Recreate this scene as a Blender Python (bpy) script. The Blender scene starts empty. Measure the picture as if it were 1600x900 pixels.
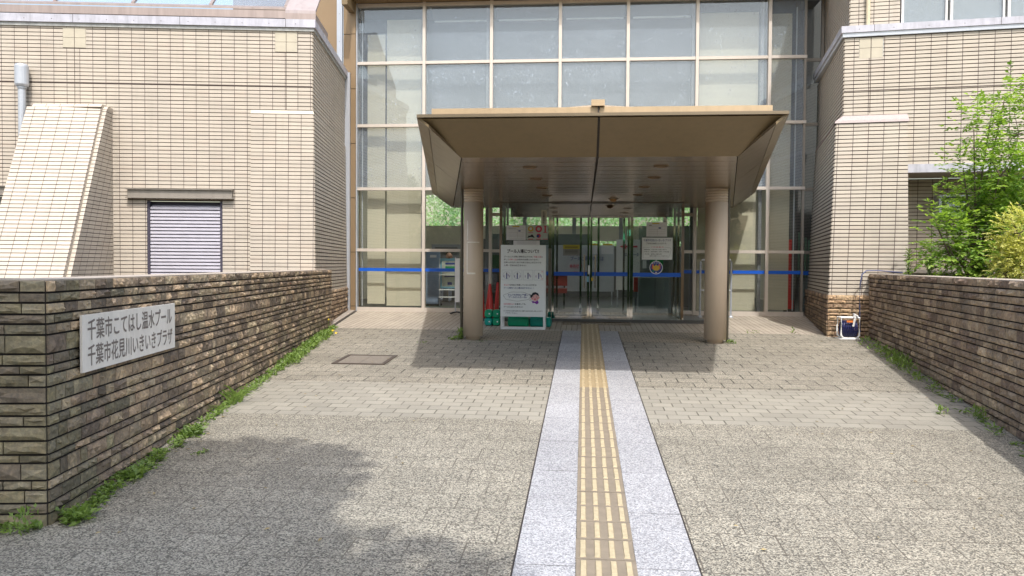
import bpy, math, random
import numpy as np
from mathutils import Matrix, Vector
R = math.radians
rnd = random.Random(7)
scene = bpy.context.scene
C = scene.collection

# ---------------------------------------------------------------- camera, sky, sun, exposure
EYE = 1.656          # eye height above the foot of the ramp
SL = 0.0432          # slope of the forecourt
cam_d = bpy.data.cameras.new('camera'); cam = bpy.data.objects.new('camera', cam_d); C.objects.link(cam)
cam_d.sensor_width = 36; cam_d.lens = 28.125; cam_d.clip_start = 0.05; cam_d.clip_end = 600
yaw, pitch, roll = R(5.07), R(-1.64), R(.38)
f_ = Vector((-math.sin(yaw)*math.cos(pitch), math.cos(yaw)*math.cos(pitch), math.sin(pitch)))
r0 = Vector((math.cos(yaw), math.sin(yaw), 0)); u0 = r0.cross(f_)
r_ = r0*math.cos(roll)+u0*math.sin(roll); u_ = u0*math.cos(roll)-r0*math.sin(roll)
M = Matrix((r_, u_, -f_)).transposed().to_4x4(); M.translation = (0, 0, EYE)
cam.matrix_world = M
scene.camera = cam

SUN = Vector((.40, -1.66, 2.65)).normalized()
sun_el = math.asin(SUN.z); sun_az = math.atan2(SUN.x, SUN.y)
w = bpy.data.worlds.new('World'); scene.world = w; w.use_nodes = True
nt = w.node_tree; nt.nodes.clear()
sky = nt.nodes.new('ShaderNodeTexSky'); sky.sky_type = 'NISHITA'; sky.sun_disc = False
sky.sun_elevation = sun_el; sky.sun_rotation = sun_az; sky.air_density = 1.5; sky.dust_density = 4.2; sky.ozone_density = 1.0
bg = nt.nodes.new('ShaderNodeBackground'); bg.inputs[1].default_value = .15
wo = nt.nodes.new('ShaderNodeOutputWorld')
nt.links.new(sky.outputs[0], bg.inputs[0]); nt.links.new(bg.outputs[0], wo.inputs[0])
sd = bpy.data.lights.new('sun', 'SUN'); sd.energy = 2.0; sd.angle = R(.9); sd.color = (1, .972, .93)
so = bpy.data.objects.new('sun', sd); C.objects.link(so); so.rotation_euler = SUN.to_track_quat('Z', 'Y').to_euler()
scene.view_settings.view_transform = 'Standard'; scene.view_settings.look = 'None'
scene.view_settings.exposure = 0.92; scene.view_settings.gamma = 1
scene.cycles.max_bounces = 8; scene.cycles.transparent_max_bounces = 16
scene.cycles.caustics_reflective = False; scene.cycles.caustics_refractive = False

# ---------------------------------------------------------------- helpers
def gz(y): return SL*y
class MB:
    def __init__(s): s.v = []; s.f = []; s.m = []; s.uv = []; s.col = None
    def quad(s, a, b, c, d, m=0, uv=None):
        i = len(s.v); s.v += [tuple(a), tuple(b), tuple(c), tuple(d)]; s.f.append((i, i+1, i+2, i+3)); s.m.append(m)
        s.uv.append(uv or ((0, 0), (1, 0), (1, 1), (0, 1)))
    def poly(s, pts, m=0):
        i = len(s.v); s.v += [tuple(p) for p in pts]; s.f.append(tuple(range(i, i+len(pts)))); s.m.append(m)
        s.uv.append(tuple((p[0], p[2]) for p in pts))
    def hexa(s, P, m=0):   # P: 4 bottom ccw, 4 top ccw
        for q in ((3, 2, 1, 0), (4, 5, 6, 7), (0, 1, 5, 4), (1, 2, 6, 5), (2, 3, 7, 6), (3, 0, 4, 7)): s.quad(*[P[k] for k in q], m=m)
        return s
    def box(s, x0, x1, y0, y1, z0, z1, m=0):
        return s.hexa([(x0, y0, z0), (x1, y0, z0), (x1, y1, z0), (x0, y1, z0), (x0, y0, z1), (x1, y0, z1), (x1, y1, z1), (x0, y1, z1)], m)
    def obox(s, o, ax, ay, x0, x1, y0, y1, z0, z1, m=0):   # box on horizontal axes ax, ay from o (2d)
        def p(x, y, z): return (o[0]+ax[0]*x+ay[0]*y, o[1]+ax[1]*x+ay[1]*y, z)
        P = [p(x0, y0, z0), p(x1, y0, z0), p(x1, y1, z0), p(x0, y1, z0), p(x0, y0, z1), p(x1, y0, z1), p(x1, y1, z1), p(x0, y1, z1)]
        if ax[0]*ay[1]-ax[1]*ay[0] < 0: P = [P[k] for k in (3, 2, 1, 0, 7, 6, 5, 4)]
        return s.hexa(P, m)
    def prism(s, pts, a, b, m=0):  # polygon extruded from offset a to offset b (3d vectors)
        A = [tuple(Vector(p)+Vector(a)) for p in pts]; B = [tuple(Vector(p)+Vector(b)) for p in pts]
        s.poly(A[::-1], m); s.poly(B, m); n = len(pts)
        for i in range(n): j = (i+1) % n; s.quad(A[i], A[j], B[j], B[i], m)
        return s
    def tube(s, pts, r, n=8, m=0, cap=True):
        pts = [Vector(p) for p in pts]; rs = r if isinstance(r, (list, tuple)) else [r]*len(pts)
        rings = []
        for i, p in enumerate(pts):
            d = (pts[min(i+1, len(pts)-1)]-pts[max(i-1, 0)]).normalized()
            a = d.cross(Vector((0, 0, 1)));
            if a.length < .05: a = d.cross(Vector((1, 0, 0)))
            a.normalize(); b = d.cross(a)
            rings.append([tuple(p+(a*math.cos(t)+b*math.sin(t))*rs[i]) for t in [2*math.pi*k/n for k in range(n)]])
        for i in range(len(rings)-1):
            for k in range(n): s.quad(rings[i][k], rings[i+1][k], rings[i+1][(k+1) % n], rings[i][(k+1) % n], m)
        if cap: s.poly(rings[0], m); s.poly(rings[-1][::-1], m)
        return s
    def lathe(s, cx, cy, prof, n=24, m=0):   # prof: (r, z)
        for (r1, z1), (r2, z2) in zip(prof, prof[1:]):
            for k in range(n):
                a, b = 2*math.pi*k/n, 2*math.pi*(k+1)/n
                s.quad((cx+r1*math.cos(a), cy+r1*math.sin(a), z1), (cx+r1*math.cos(b), cy+r1*math.sin(b), z1),
                       (cx+r2*math.cos(b), cy+r2*math.sin(b), z2), (cx+r2*math.cos(a), cy+r2*math.sin(a), z2), m)
        return s
    def disc(s, c, ax, ay, r, n=20, m=0, r2=None):
        c = Vector(c); ax = Vector(ax); ay = Vector(ay)
        if r2 is None: s.poly([c+(ax*math.cos(t)+ay*math.sin(t))*r for t in [2*math.pi*k/n for k in range(n)]], m)
        else:
            for k in range(n):
                a, b = 2*math.pi*k/n, 2*math.pi*(k+1)/n
                va, vb = ax*math.cos(a)+ay*math.sin(a), ax*math.cos(b)+ay*math.sin(b)
                s.quad(c+va*r2, c+va*r, c+vb*r, c+vb*r2, m)
        return s

WL = {}
def finish(o, name, parent, **k):
    C.objects.link(o)
    if parent is not None: o.parent = parent
    for a, b in k.items(): o[a] = b
    return o
def build(name, mb, mats, parent=None, label=None, category=None, group=None, kind=None, smooth=False, origin=None, bevel=0):
    if not isinstance(mats, (list, tuple)): mats = [mats]
    if parent is not None: org = WL[parent.name]
    else: org = Vector(origin) if origin is not None else Vector((0, 0, 0))
    me = bpy.data.meshes.new(name)
    v = np.array(mb.v, dtype=float)-np.array(org)
    me.from_pydata(v.tolist(), [], mb.f)
    me.polygons.foreach_set('material_index', mb.m)
    uvl = me.uv_layers.new(name='UVMap')
    flat = [c for u in mb.uv for p in u for c in p]
    uvl.data.foreach_set('uv', flat)
    if mb.col is not None:
        at = me.color_attributes.new('tint', 'FLOAT_COLOR', 'CORNER')
        arr = []
        for fi, f in enumerate(mb.f): arr += list(mb.col[fi])*len(f)
        at.data.foreach_set('color', arr)
    for m in mats: me.materials.append(m)
    if smooth:
        me.polygons.foreach_set('use_smooth', [True]*len(me.polygons))
    me.update()
    o = bpy.data.objects.new(name, me)
    if parent is None: o.location = org
    C.objects.link(o)
    if smooth or bevel:
        md = o.modifiers.new('weld', 'WELD'); md.merge_threshold = 0.0004
    if bevel:
        b = o.modifiers.new('bevel', 'BEVEL'); b.width = bevel; b.segments = 2; b.limit_method = 'ANGLE'
    if parent is not None: o.parent = parent
    WL[o.name] = org
    if label: o['label'] = label
    if category: o['category'] = category
    if group: o['group'] = group
    if kind: o['kind'] = kind
    return o
def thing(name, label, category, loc=(0, 0, 0), group=None):
    o = bpy.data.objects.new(name, None); C.objects.link(o); o.location = loc; o.empty_display_size = .2
    o['label'] = label; o['category'] = category
    if group: o['group'] = group
    WL[o.name] = Vector(loc)
    return o
def copy_tree(o, loc, label=None, parent=None, scale=None, rot=None):
    c = o.copy(); C.objects.link(c)
    if parent is None:
        c.location = loc
        if rot is not None: c.rotation_euler = (0, 0, rot)
        if scale: c.scale = (scale,)*3 if not isinstance(scale, tuple) else scale
        if label: c['label'] = label
    else: c.parent = parent
    for ch in list(o.children): copy_tree(ch, None, None, c)
    return c

# ---------------------------------------------------------------- materials
def nodes(name):
    m = bpy.data.materials.new(name); m.use_nodes = True; t = m.node_tree
    return m, t, t.nodes['Principled BSDF']
def N(t, typ, **k):
    n = t.nodes.new(typ)
    for a, b in k.items():
        if a.startswith('i_'):
            n.inputs[a[2:].replace('_', ' ')].default_value = b
        else: setattr(n, a, b)
    return n
def mixc(t, fac, a, b, mode='MIX'):
    n = t.nodes.new('ShaderNodeMix'); n.data_type = 'RGBA'; n.blend_type = mode
    for s, x in ((0, fac), (6, a), (7, b)):
        if isinstance(x, (int, float)): n.inputs[s].default_value = x
        elif isinstance(x, tuple): n.inputs[s].default_value = (*x, 1) if len(x) == 3 else x
        else: t.links.new(x, n.inputs[s])
    return n.outputs[2]
def ramp(t, x, p0, p1, c0=(0, 0, 0), c1=(1, 1, 1)):
    n = t.nodes.new('ShaderNodeValToRGB'); t.links.new(x, n.inputs[0])
    n.color_ramp.elements[0].position = p0; n.color_ramp.elements[1].position = p1
    n.color_ramp.elements[0].color = (*c0, 1); n.color_ramp.elements[1].color = (*c1, 1)
    return n.outputs[0]
def coord(t, which='Object', scale=None):
    n = t.nodes.new('ShaderNodeTexCoord'); o = n.outputs[which]
    if scale:
        mp = t.nodes.new('ShaderNodeMapping'); mp.inputs['Scale'].default_value = scale; t.links.new(o, mp.inputs[0]); o = mp.outputs[0]
    return o
def noise(t, co, scale, detail=4, rough=.6):
    n = N(t, 'ShaderNodeTexNoise'); n.inputs['Scale'].default_value = scale; n.inputs['Detail'].default_value = detail
    n.inputs['Roughness'].default_value = rough; t.links.new(co, n.inputs['Vector']); return n.outputs['Fac']
def bump(t, bs, h, strength, dist=.01):
    b = N(t, 'ShaderNodeBump'); b.inputs['Strength'].default_value = strength; b.inputs['Distance'].default_value = dist
    t.links.new(h, b.inputs['Height']); t.links.new(b.outputs[0], bs.inputs['Normal']); return b
def mat(name, col, rough=.6, metal=0., var=.12, vs=6, stretch=None, grime=0., bmp=0., bs=80, spec=.5, emit=None):
    m, t, b = nodes(name)
    co = coord(t, 'Object', stretch)
    dark = tuple(c*(1-var*1.6) for c in col); lite = tuple(min(1, c*(1+var)) for c in col)
    c = mixc(t, noise(t, co, vs), dark, lite)
    if grime:
        co2 = coord(t, 'Object', (5, 5, .6))
        g = ramp(t, noise(t, co2, 2.5, 6, .7), .45, .75)
        gm = t.nodes.new('ShaderNodeMath'); gm.operation = 'MULTIPLY'; gm.inputs[1].default_value = grime; t.links.new(g, gm.inputs[0])
        c = mixc(t, gm.outputs[0], c, tuple(x*.45 for x in col))
    t.links.new(c, b.inputs['Base Color'])
    b.inputs['Roughness'].default_value = rough; b.inputs['Metallic'].default_value = metal
    b.inputs['Specular IOR Level'].default_value = spec
    if rough > .15:
        rr = N(t, 'ShaderNodeMapRange'); rr.inputs['To Min'].default_value = max(0, rough-.08); rr.inputs['To Max'].default_value = min(1, rough+.1)
        t.links.new(noise(t, coord(t), vs*2.3), rr.inputs[0]); t.links.new(rr.outputs[0], b.inputs['Roughness'])
    if bmp: bump(t, b, noise(t, coord(t), bs, 3), bmp, .004)
    if emit: b.inputs['Emission Color'].default_value = (*emit[0], 1); b.inputs['Emission Strength'].default_value = emit[1]
    return m

def m_tile(name, base, joint_w=.0088, pitch=.2):
    m, t, b = nodes(name)
    uv = coord(t, 'UV')
    sp = N(t, 'ShaderNodeSeparateXYZ'); t.links.new(uv, sp.inputs[0])
    def mth(op, a, c):
        n = t.nodes.new('ShaderNodeMath'); n.operation = op
        for i, x in enumerate((a, c)):
            if x is None: continue
            if isinstance(x, (int, float)): n.inputs[i].default_value = x
            else: t.links.new(x, n.inputs[i])
        return n.outputs[0]
    fu = mth('FRACT', mth('DIVIDE', sp.outputs[0], pitch), None)
    jm = mth('LESS_THAN', fu, joint_w/pitch)
    cell = N(t, 'ShaderNodeCombineXYZ')
    t.links.new(mth('FLOOR', mth('DIVIDE', sp.outputs[0], pitch), None), cell.inputs[0]); t.links.new(mth('FLOOR', mth('DIVIDE', sp.outputs[1], .061), None), cell.inputs[1])
    wn = N(t, 'ShaderNodeTexWhiteNoise'); t.links.new(cell.outputs[0], wn.inputs['Vector'])
    c = mixc(t, wn.outputs['Value'], tuple(x*.92 for x in base), tuple(min(1, x*1.06) for x in base))
    co = coord(t, 'UV', (2.5, 14, 1))
    c = mixc(t, mth('MULTIPLY', ramp(t, noise(t, co, 5, 5, .7), .35, .75), .18), c, tuple(x*.72 for x in base))
    big = noise(t, coord(t, 'UV', (1, .35, 1)), 1.1, 5, .65)
    c = mixc(t, mth('MULTIPLY', ramp(t, big, .5, .8), .3), c, tuple(x*q for x, q in zip(base, (.62, .62, .66))))
    c = mixc(t, mth('MULTIPLY', ramp(t, wn.outputs['Value'], .93, .96), .35), c, tuple(x*q for x, q in zip(base, (.80, .74, .72))))
    stk = ramp(t, noise(t, coord(t, 'UV', (7, .35, 1)), 1.6, 5, .6), .52, .78)
    c = mixc(t, mth('MULTIPLY', stk, .22), c, tuple(x*.55 for x in base))
    c = mixc(t, jm, c, (.115, .085, .08))
    t.links.new(c, b.inputs['Base Color']); b.inputs['Roughness'].default_value = .55
    hh = mth('ADD', mth('MULTIPLY', noise(t, coord(t, 'UV', (2, 10, 1)), 12, 4), .5), mth('MULTIPLY', jm, -2.))
    bump(t, b, hh, .5, .004)
    return m
M_TILE = m_tile('cream_tile', (.49, .437, .367))
M_TILER = m_tile('cream_tile_right', (.49, .438, .367), .0105, .222)
M_MORT = mat('tile_mortar', (.085, .064, .056), .9)
M_PLAIN = mat('plain_tile', (.50, .455, .36), .5, bmp=.2, bs=60)

def m_stone(name):
    m, t, b = nodes(name)
    a = N(t, 'ShaderNodeVertexColor'); a.layer_name = 'tint'
    co = coord(t)
    n1 = noise(t, co, 9, 6, .7); n2 = noise(t, co, 38, 5, .7)
    c = mixc(t, ramp(t, n1, .35, .7), a.outputs[0], mixc(t, 1., a.outputs[0], (.62, .58, .60), 'MULTIPLY'))
    c = mixc(t, ramp(t, n2, .42, .68), c, mixc(t, 1., c, (1.6, 1.5, 1.35), 'MULTIPLY'))
    st = ramp(t, noise(t, coord(t, 'Object', (1, 1, .5)), 2.2, 6, .75), .52, .72)
    stm = t.nodes.new('ShaderNodeMath'); stm.operation = 'MULTIPLY'; stm.inputs[1].default_value = .55; t.links.new(st, stm.inputs[0])
    c = mixc(t, stm.outputs[0], c, (.045, .036, .034))
    t.links.new(c, b.inputs['Base Color']); b.inputs['Roughness'].default_value = .8
    bump(t, b, n2, .7, .008)
    return m
M_STONE = m_stone('split_stone')
M_SMORT = mat('stone_joint', (.014, .011, .010), .95)
M_CAP = mat('wall_cap', (.43, .37, .31), .75, var=.25, vs=9, grime=.4, bmp=.3)

M_BROWN = mat('bronze_panel', (.285, .20, .118), .42, .25, var=.06, vs=2, spec=.4)
M_BROWN2 = mat('canopy_fascia', (.215, .158, .086), .42, .2, var=.08, vs=1.5, grime=.22)
M_SOFF2 = mat('matt_soffit', (.20, .145, .08), .8, spec=.1)
M_TAN = mat('sunlit_roof_metal', (.53, .40, .255), .4, .3, var=.12, vs=3, grime=.25)  # tan lighter than the fascia, sunlight put into the base colour
M_LIP = mat('canopy_edge_metal', (.24, .19, .13), .35, .5, var=.1, vs=3)
M_COL = mat('painted_column', (.58, .465, .355), .5, .0, var=.10, vs=2.2, stretch=(1, 1, .35), grime=.15, spec=.35)
M_SCUFF = mat('paint_scuff', (.80, .72, .62), .7, var=.3, vs=20)
M_DARK = mat('dark_gap', (.03, .024, .02), .7)
M_BLACK = mat('black_rubber', (.02, .02, .02), .6)
M_ALU = mat('champagne_aluminium', (.60, .54, .48), .4, .15, var=.06, grime=.12)
M_SILV = mat('pale_steel', (.50, .53, .58), .4, .35, var=.08, grime=.15)
M_COPING = mat('weathered_coping', (.50, .50, .56), .5, .2, var=.18, vs=8, grime=.55)
M_COPLOW = mat('coping_underband', (.42, .43, .42), .6, .2, var=.35, vs=14, grime=.5)
M_WMET = mat('weathered_metal', (.38, .31, .28), .45, .45, var=.2, vs=3, stretch=(3, 3, .5), grime=.35)
M_STEEL = mat('stainless', (.55, .53, .50), .05, 1., var=.05)
M_GREY = mat('grey_steel_lintel', (.30, .27, .235), .5, .3, grime=.3)
M_LOUV = mat('louver_blade', (.62, .60, .68), .45, .3)
M_LOUVD = mat('louver_dark', (.05, .045, .07), .7)
M_WHITE = mat('white_plastic', (.78, .78, .77), .45, var=.04)
M_WPAINT = mat('white_paint', (.72, .72, .71), .5, var=.08, grime=.2)
M_PAPER = mat('paper', (.76, .76, .79), .8, var=.04)
M_BOARD = mat('sign_board', (.78, .80, .80), .35, var=.03)
M_PLATE = mat('sign_plate', (.83, .80, .76), .4, .1, var=.07, vs=4, grime=.22)
M_LETTER = mat('grey_letters', (.19, .165, .155), .5)
M_INK = mat('black_ink', (.02, .02, .03), .7)
M_NAVY = mat('navy_ink', (.03, .05, .22), .7)
M_PINKI = mat('crimson_ink', (.62, .06, .12), .7)
M_RED = mat('red_plastic', (.55, .035, .03), .4)
M_GREEN = mat('green_plastic', (.0, .30, .15), .35, var=.15, vs=9)
M_TEAL = mat('teal_plastic', (.0, .30, .25), .35, var=.15, vs=9)
M_BLUE = mat('blue_tape', (.0, .095, .55), .5, var=.05)
M_YEL = mat('yellow_tape', (.66, .45, .03), .5)
M_SKIN = mat('skin', (.50, .30, .21), .6)
M_HAIR = mat('black_hair', (.015, .012, .012), .5)
M_CLOTH = mat('white_shirt', (.35, .38, .45), .8)
M_PURP = mat('purple_cloth', (.20, .03, .33), .7)
M_PINK = mat('pink_print', (.70, .40, .38), .7)
M_GOLD = mat('gold_print', (.62, .42, .06), .6)
M_NAVYC = mat('navy_hose', (.018, .022, .10), .35)
M_CREAMW = mat('cream_interior', (.55, .53, .44), .8, var=.05)
M_DKINT = mat('dark_interior', (.09, .09, .09), .7)
M_LFLOOR = mat('lobby_floor', (.075, .073, .07), .3, var=.1)
M_GREYIN = mat('grey_counter', (.20, .21, .23), .5)
M_LBLUE = mat('pale_blue_print', (.22, .47, .62), .6)
M_LEATH = mat('dark_red_leather', (.13, .025, .02), .4)
M_GRNP = mat('green_print', (.02, .32, .10), .6)
M_SOIL = mat('soil', (.10, .08, .055), .95, var=.3, vs=20, bmp=.6)
M_BARK = mat('bark', (.14, .105, .08), .9, var=.3, vs=20, bmp=.6)
M_IRON = mat('cast_iron', (.10, .078, .066), .6, .4, var=.25, vs=20)

def m_blind(name, col, ver=18):
    m, t, b = nodes(name)
    co = coord(t, 'Object', (1, 1, ver))
    c = mixc(t, noise(t, co, 1.2, 5, .6), tuple(x*.88 for x in col), tuple(x*1.08 for x in col))
    t.links.new(c, b.inputs['Base Color']); b.inputs['Roughness'].default_value = .85
    return m
M_BLIND = m_blind('cream_blind', (.53, .50, .40))
M_BLINDG = m_blind('grey_blind', (.085, .095, .115))
M_BLINDD = m_blind('mid_grey_screen', (.18, .19, .19))  # plain grey sheet behind the upper right windows

def m_soffit():
    m, t, b = nodes('brushed_soffit')
    co = coord(t, 'Object', (.6, 3, 3))
    c = mixc(t, noise(t, co, 2.5, 5), (.25, .19, .13), (.36, .28, .20))
    t.links.new(c, b.inputs['Base Color']); b.inputs['Metallic'].default_value = .4; b.inputs['Roughness'].default_value = .24
    bump(t, b, noise(t, coord(t, 'Object', (1, 4, 1)), 1.6, 3), .12, .02)
    return m
M_SOFFIT = m_soffit()

def m_glass(name, tint=(.96, .97, .955), refl=1.0, wet=0.):
    m = bpy.data.materials.new(name); m.use_nodes = True; t = m.node_tree; t.nodes.clear()
    out = N(t, 'ShaderNodeOutputMaterial'); tr = N(t, 'ShaderNodeBsdfTransparent'); tr.inputs[0].default_value = (*tint, 1)
    gl = N(t, 'ShaderNodeBsdfGlossy'); gl.inputs['Roughness'].default_value = .015; gl.inputs[0].default_value = (.95, .97, 1, 1)
    bm = N(t, 'ShaderNodeBump'); bm.inputs['Strength'].default_value = .008; bm.inputs['Distance'].default_value = .02
    t.links.new(noise(t, coord(t), .9, 2), bm.inputs['Height']); t.links.new(bm.outputs[0], gl.inputs['Normal'])
    lw_ = N(t, 'ShaderNodeLayerWeight'); lw_.inputs[0].default_value = .5
    pw = N(t, 'ShaderNodeMath'); pw.operation = 'POWER'; pw.inputs[1].default_value = 5; t.links.new(lw_.outputs['Facing'], pw.inputs[0])
    mm = N(t, 'ShaderNodeMath'); mm.operation = 'MULTIPLY_ADD'; mm.use_clamp = True; mm.inputs[1].default_value = .96; mm.inputs[2].default_value = .042*refl; t.links.new(pw.outputs[0], mm.inputs[0])
    mx = N(t, 'ShaderNodeMixShader'); t.links.new(mm.outputs[0], mx.inputs[0]); t.links.new(tr.outputs[0], mx.inputs[1]); t.links.new(gl.outputs[0], mx.inputs[2])
    last = mx.outputs[0]
    if wet:
        df = N(t, 'ShaderNodeBsdfDiffuse'); df.inputs[0].default_value = (.58, .68, .80, 1)
        co = coord(t)
        wn = noise(t, co, 2.2, 3, .6)
        warp = N(t, 'ShaderNodeMix'); warp.data_type = 'VECTOR'; warp.inputs[0].default_value = .12
        nz = N(t, 'ShaderNodeTexNoise'); nz.inputs['Scale'].default_value = 5; t.links.new(co, nz.inputs['Vector'])
        t.links.new(co, warp.inputs[4]); t.links.new(nz.outputs['Color'], warp.inputs[5])
        vo = N(t, 'ShaderNodeTexVoronoi'); vo.inputs['Scale'].default_value = 23; vo.inputs['Randomness'].default_value = 1.
        mp = N(t, 'ShaderNodeMapping'); mp.inputs['Scale'].default_value = (1.1, 1., .62); t.links.new(warp.outputs[1], mp.inputs[0]); t.links.new(mp.outputs[0], vo.inputs['Vector'])
        blob = ramp(t, vo.outputs['Distance'], .12, .32, (1, 1, 1), (0, 0, 0))
        vo2 = N(t, 'ShaderNodeTexVoronoi'); vo2.inputs['Scale'].default_value = 23; t.links.new(mp.outputs[0], vo2.inputs['Vector'])
        sp = N(t, 'ShaderNodeSeparateColor'); t.links.new(vo2.outputs['Color'], sp.inputs[0])
        sel = ramp(t, sp.outputs[0], .15, .25)
        zone = ramp(t, wn, .44, .62)
        a = N(t, 'ShaderNodeMath'); a.operation = 'MULTIPLY'; t.links.new(blob, a.inputs[0]); t.links.new(sel, a.inputs[1])
        bb = N(t, 'ShaderNodeMath'); bb.operation = 'MULTIPLY'; t.links.new(a.outputs[0], bb.inputs[0]); t.links.new(zone, bb.inputs[1])
        # faint film between the drops
        film = N(t, 'ShaderNodeMath'); film.operation = 'MULTIPLY'; film.inputs[1].default_value = .15
        t.links.new(ramp(t, noise(t, coord(t, 'Object', (1, 1, 3)), 1.2, 3), .1, .95, (.45, .45, .45), (1, 1, 1)), film.inputs[0])
        c1 = N(t, 'ShaderNodeMath'); c1.operation = 'MULTIPLY'; c1.inputs[1].default_value = wet; t.links.new(bb.outputs[0], c1.inputs[0])
        ad = N(t, 'ShaderNodeMath'); ad.operation = 'ADD'; ad.use_clamp = True; t.links.new(c1.outputs[0], ad.inputs[0]); t.links.new(film.outputs[0], ad.inputs[1])
        m2 = N(t, 'ShaderNodeMixShader'); t.links.new(ad.outputs[0], m2.inputs[0]); t.links.new(last, m2.inputs[1]); t.links.new(df.outputs[0], m2.inputs[2]); last = m2.outputs[0]
    t.links.new(last, out.inputs[0])
    return m
M_GLASS = m_glass('glass', refl=1.25)
M_GLASSW = m_glass('wet_glass', refl=2.0, wet=.42)
M_GLASSR = m_glass('reflective_glass', refl=1.9, wet=.2)
M_GLASSD = m_glass('door_glass', (.895, .92, .91), refl=1.1)

def m_paver(name, bw, rh, c_lo, c_hi, speck=0., joint=(.12, .105, .085), mort=.006, off=.5, jb=.6, yellow=0., patch=.35):
    m, t, b = nodes(name)
    co = coord(t)
    bk = N(t, 'ShaderNodeTexBrick'); bk.offset = off; bk.squash = 1
    bk.inputs['Scale'].default_value = 1; bk.inputs['Brick Width'].default_value = bw; bk.inputs['Row Height'].default_value = rh
    bk.inputs['Mortar Size'].default_value = mort; bk.inputs['Mortar Smooth'].default_value = .3; bk.inputs['Bias'].default_value = 0
    bk.inputs['Color1'].default_value = (.9, .9, .9, 1); bk.inputs['Color2'].default_value = (1.05, 1.05, 1.05, 1); bk.inputs['Mortar'].default_value = (1, 1, 1, 1)
    t.links.new(co, bk.inputs['Vector'])
    base = mixc(t, noise(t, co, 1.3, 7, .72), tuple(x*.93 for x in c_lo), tuple(x*1.06 for x in c_hi))
    if speck:
        v = N(t, 'ShaderNodeTexVoronoi'); v.inputs['Scale'].default_value = 130; t.links.new(co, v.inputs['Vector'])
        sp = N(t, 'ShaderNodeSeparateColor'); t.links.new(v.outputs['Color'], sp.inputs[0])
        g = mixc(t, ramp(t, sp.outputs[0], .15, .85), (.20, .19, .185), (1.75, 1.72, 1.66))
        base = mixc(t, speck, base, mixc(t, 1., base, g, 'MULTIPLY'))
        hgt = v.outputs['Distance']
    else:
        g = mixc(t, noise(t, co, 55, 4, .8), (.75, .75, .75), (1.2, 1.2, 1.2))
        base = mixc(t, .8, base, mixc(t, 1., base, g, 'MULTIPLY'))
        hgt = noise(t, co, 120, 3)
    base = mixc(t, 1., base, bk.outputs['Color'], 'MULTIPLY')
    # stains and worn patches
    st = ramp(t, noise(t, coord(t, 'Object', (.55, 1.1, 1)), .9, 7, .72), .42, .72)
    sm = t.nodes.new('ShaderNodeMath'); sm.operation = 'MULTIPLY'; sm.inputs[1].default_value = patch; t.links.new(st, sm.inputs[0])
    base = mixc(t, sm.outputs[0], base, mixc(t, 1., base, (.50, .50, .48), 'MULTIPLY'))
    jf = N(t, 'ShaderNodeMath'); jf.operation = 'MULTIPLY'; jf.inputs[1].default_value = 1.; t.links.new(bk.outputs['Fac'], jf.inputs[0])
    jn = N(t, 'ShaderNodeMath'); jn.operation = 'MULTIPLY'; t.links.new(jf.outputs[0], jn.inputs[0]); t.links.new(ramp(t, noise(t, co, 3.1, 4), .3, .62, (.25, .25, .25), (1, 1, 1)), jn.inputs[1])
    c = mixc(t, jn.outputs[0], base, joint)
    t.links.new(c, b.inputs['Base Color']); b.inputs['Roughness'].default_value = .85
    ht = N(t, 'ShaderNodeMath'); ht.operation = 'MULTIPLY_ADD'; t.links.new(jn.outputs[0], ht.inputs[0]); ht.inputs[1].default_value = -1.5
    t.links.new(hgt, ht.inputs[2])
    bump(t, b, ht.outputs[0], jb, .006)
    return m
M_AGG = m_paver('washed_aggregate', .30, .26, (.225, .212, .178), (.31, .292, .245), speck=.8, mort=.0045)
M_AGG2 = m_paver('washed_aggregate_far', .30, .26, (.24, .222, .185), (.33, .307, .255), speck=.55, mort=.009, jb=.8, patch=.55, joint=(.06, .055, .045))
M_LIGHT = m_paver('smooth_small_paver', .19, .165, (.285, .268, .225), (.335, .315, .265), mort=.007, joint=(.10, .09, .07), patch=.3)
M_ENT = m_paver('entrance_tile', .092, .9, (.36, .315, .26), (.44, .39, .32), mort=.007, off=0, joint=(.12, .10, .085), patch=.3)
M_DOT = m_paver('small_grip_tile', .10, .10, (.30, .26, .20), (.36, .32, .245), mort=.008, off=.5, joint=(.09, .075, .06), patch=.3)
M_GRAN = m_paver('granite_strip', .62, .78, (.32, .325, .345), (.40, .405, .43), speck=.45, mort=.005, off=0, joint=(.12, .12, .12), patch=.22)
M_EARTH = mat('ground_concrete', (.26, .24, .21), .9, var=.2, vs=2, bmp=.4)
M_TACW = mat('worn_tactile_base', (.235, .195, .145), .8, var=.2, vs=14, bmp=.4)
M_TACWB = mat('worn_tactile_bar', (.47, .395, .255), .75, var=.25, vs=30, bmp=.4)
M_TACY = mat('ochre_tactile_base', (.335, .26, .15), .75, var=.12, vs=14, bmp=.3)
M_TACYB = mat('ochre_tactile_bar', (.42, .335, .205), .7, var=.15, vs=30, bmp=.3)

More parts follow.
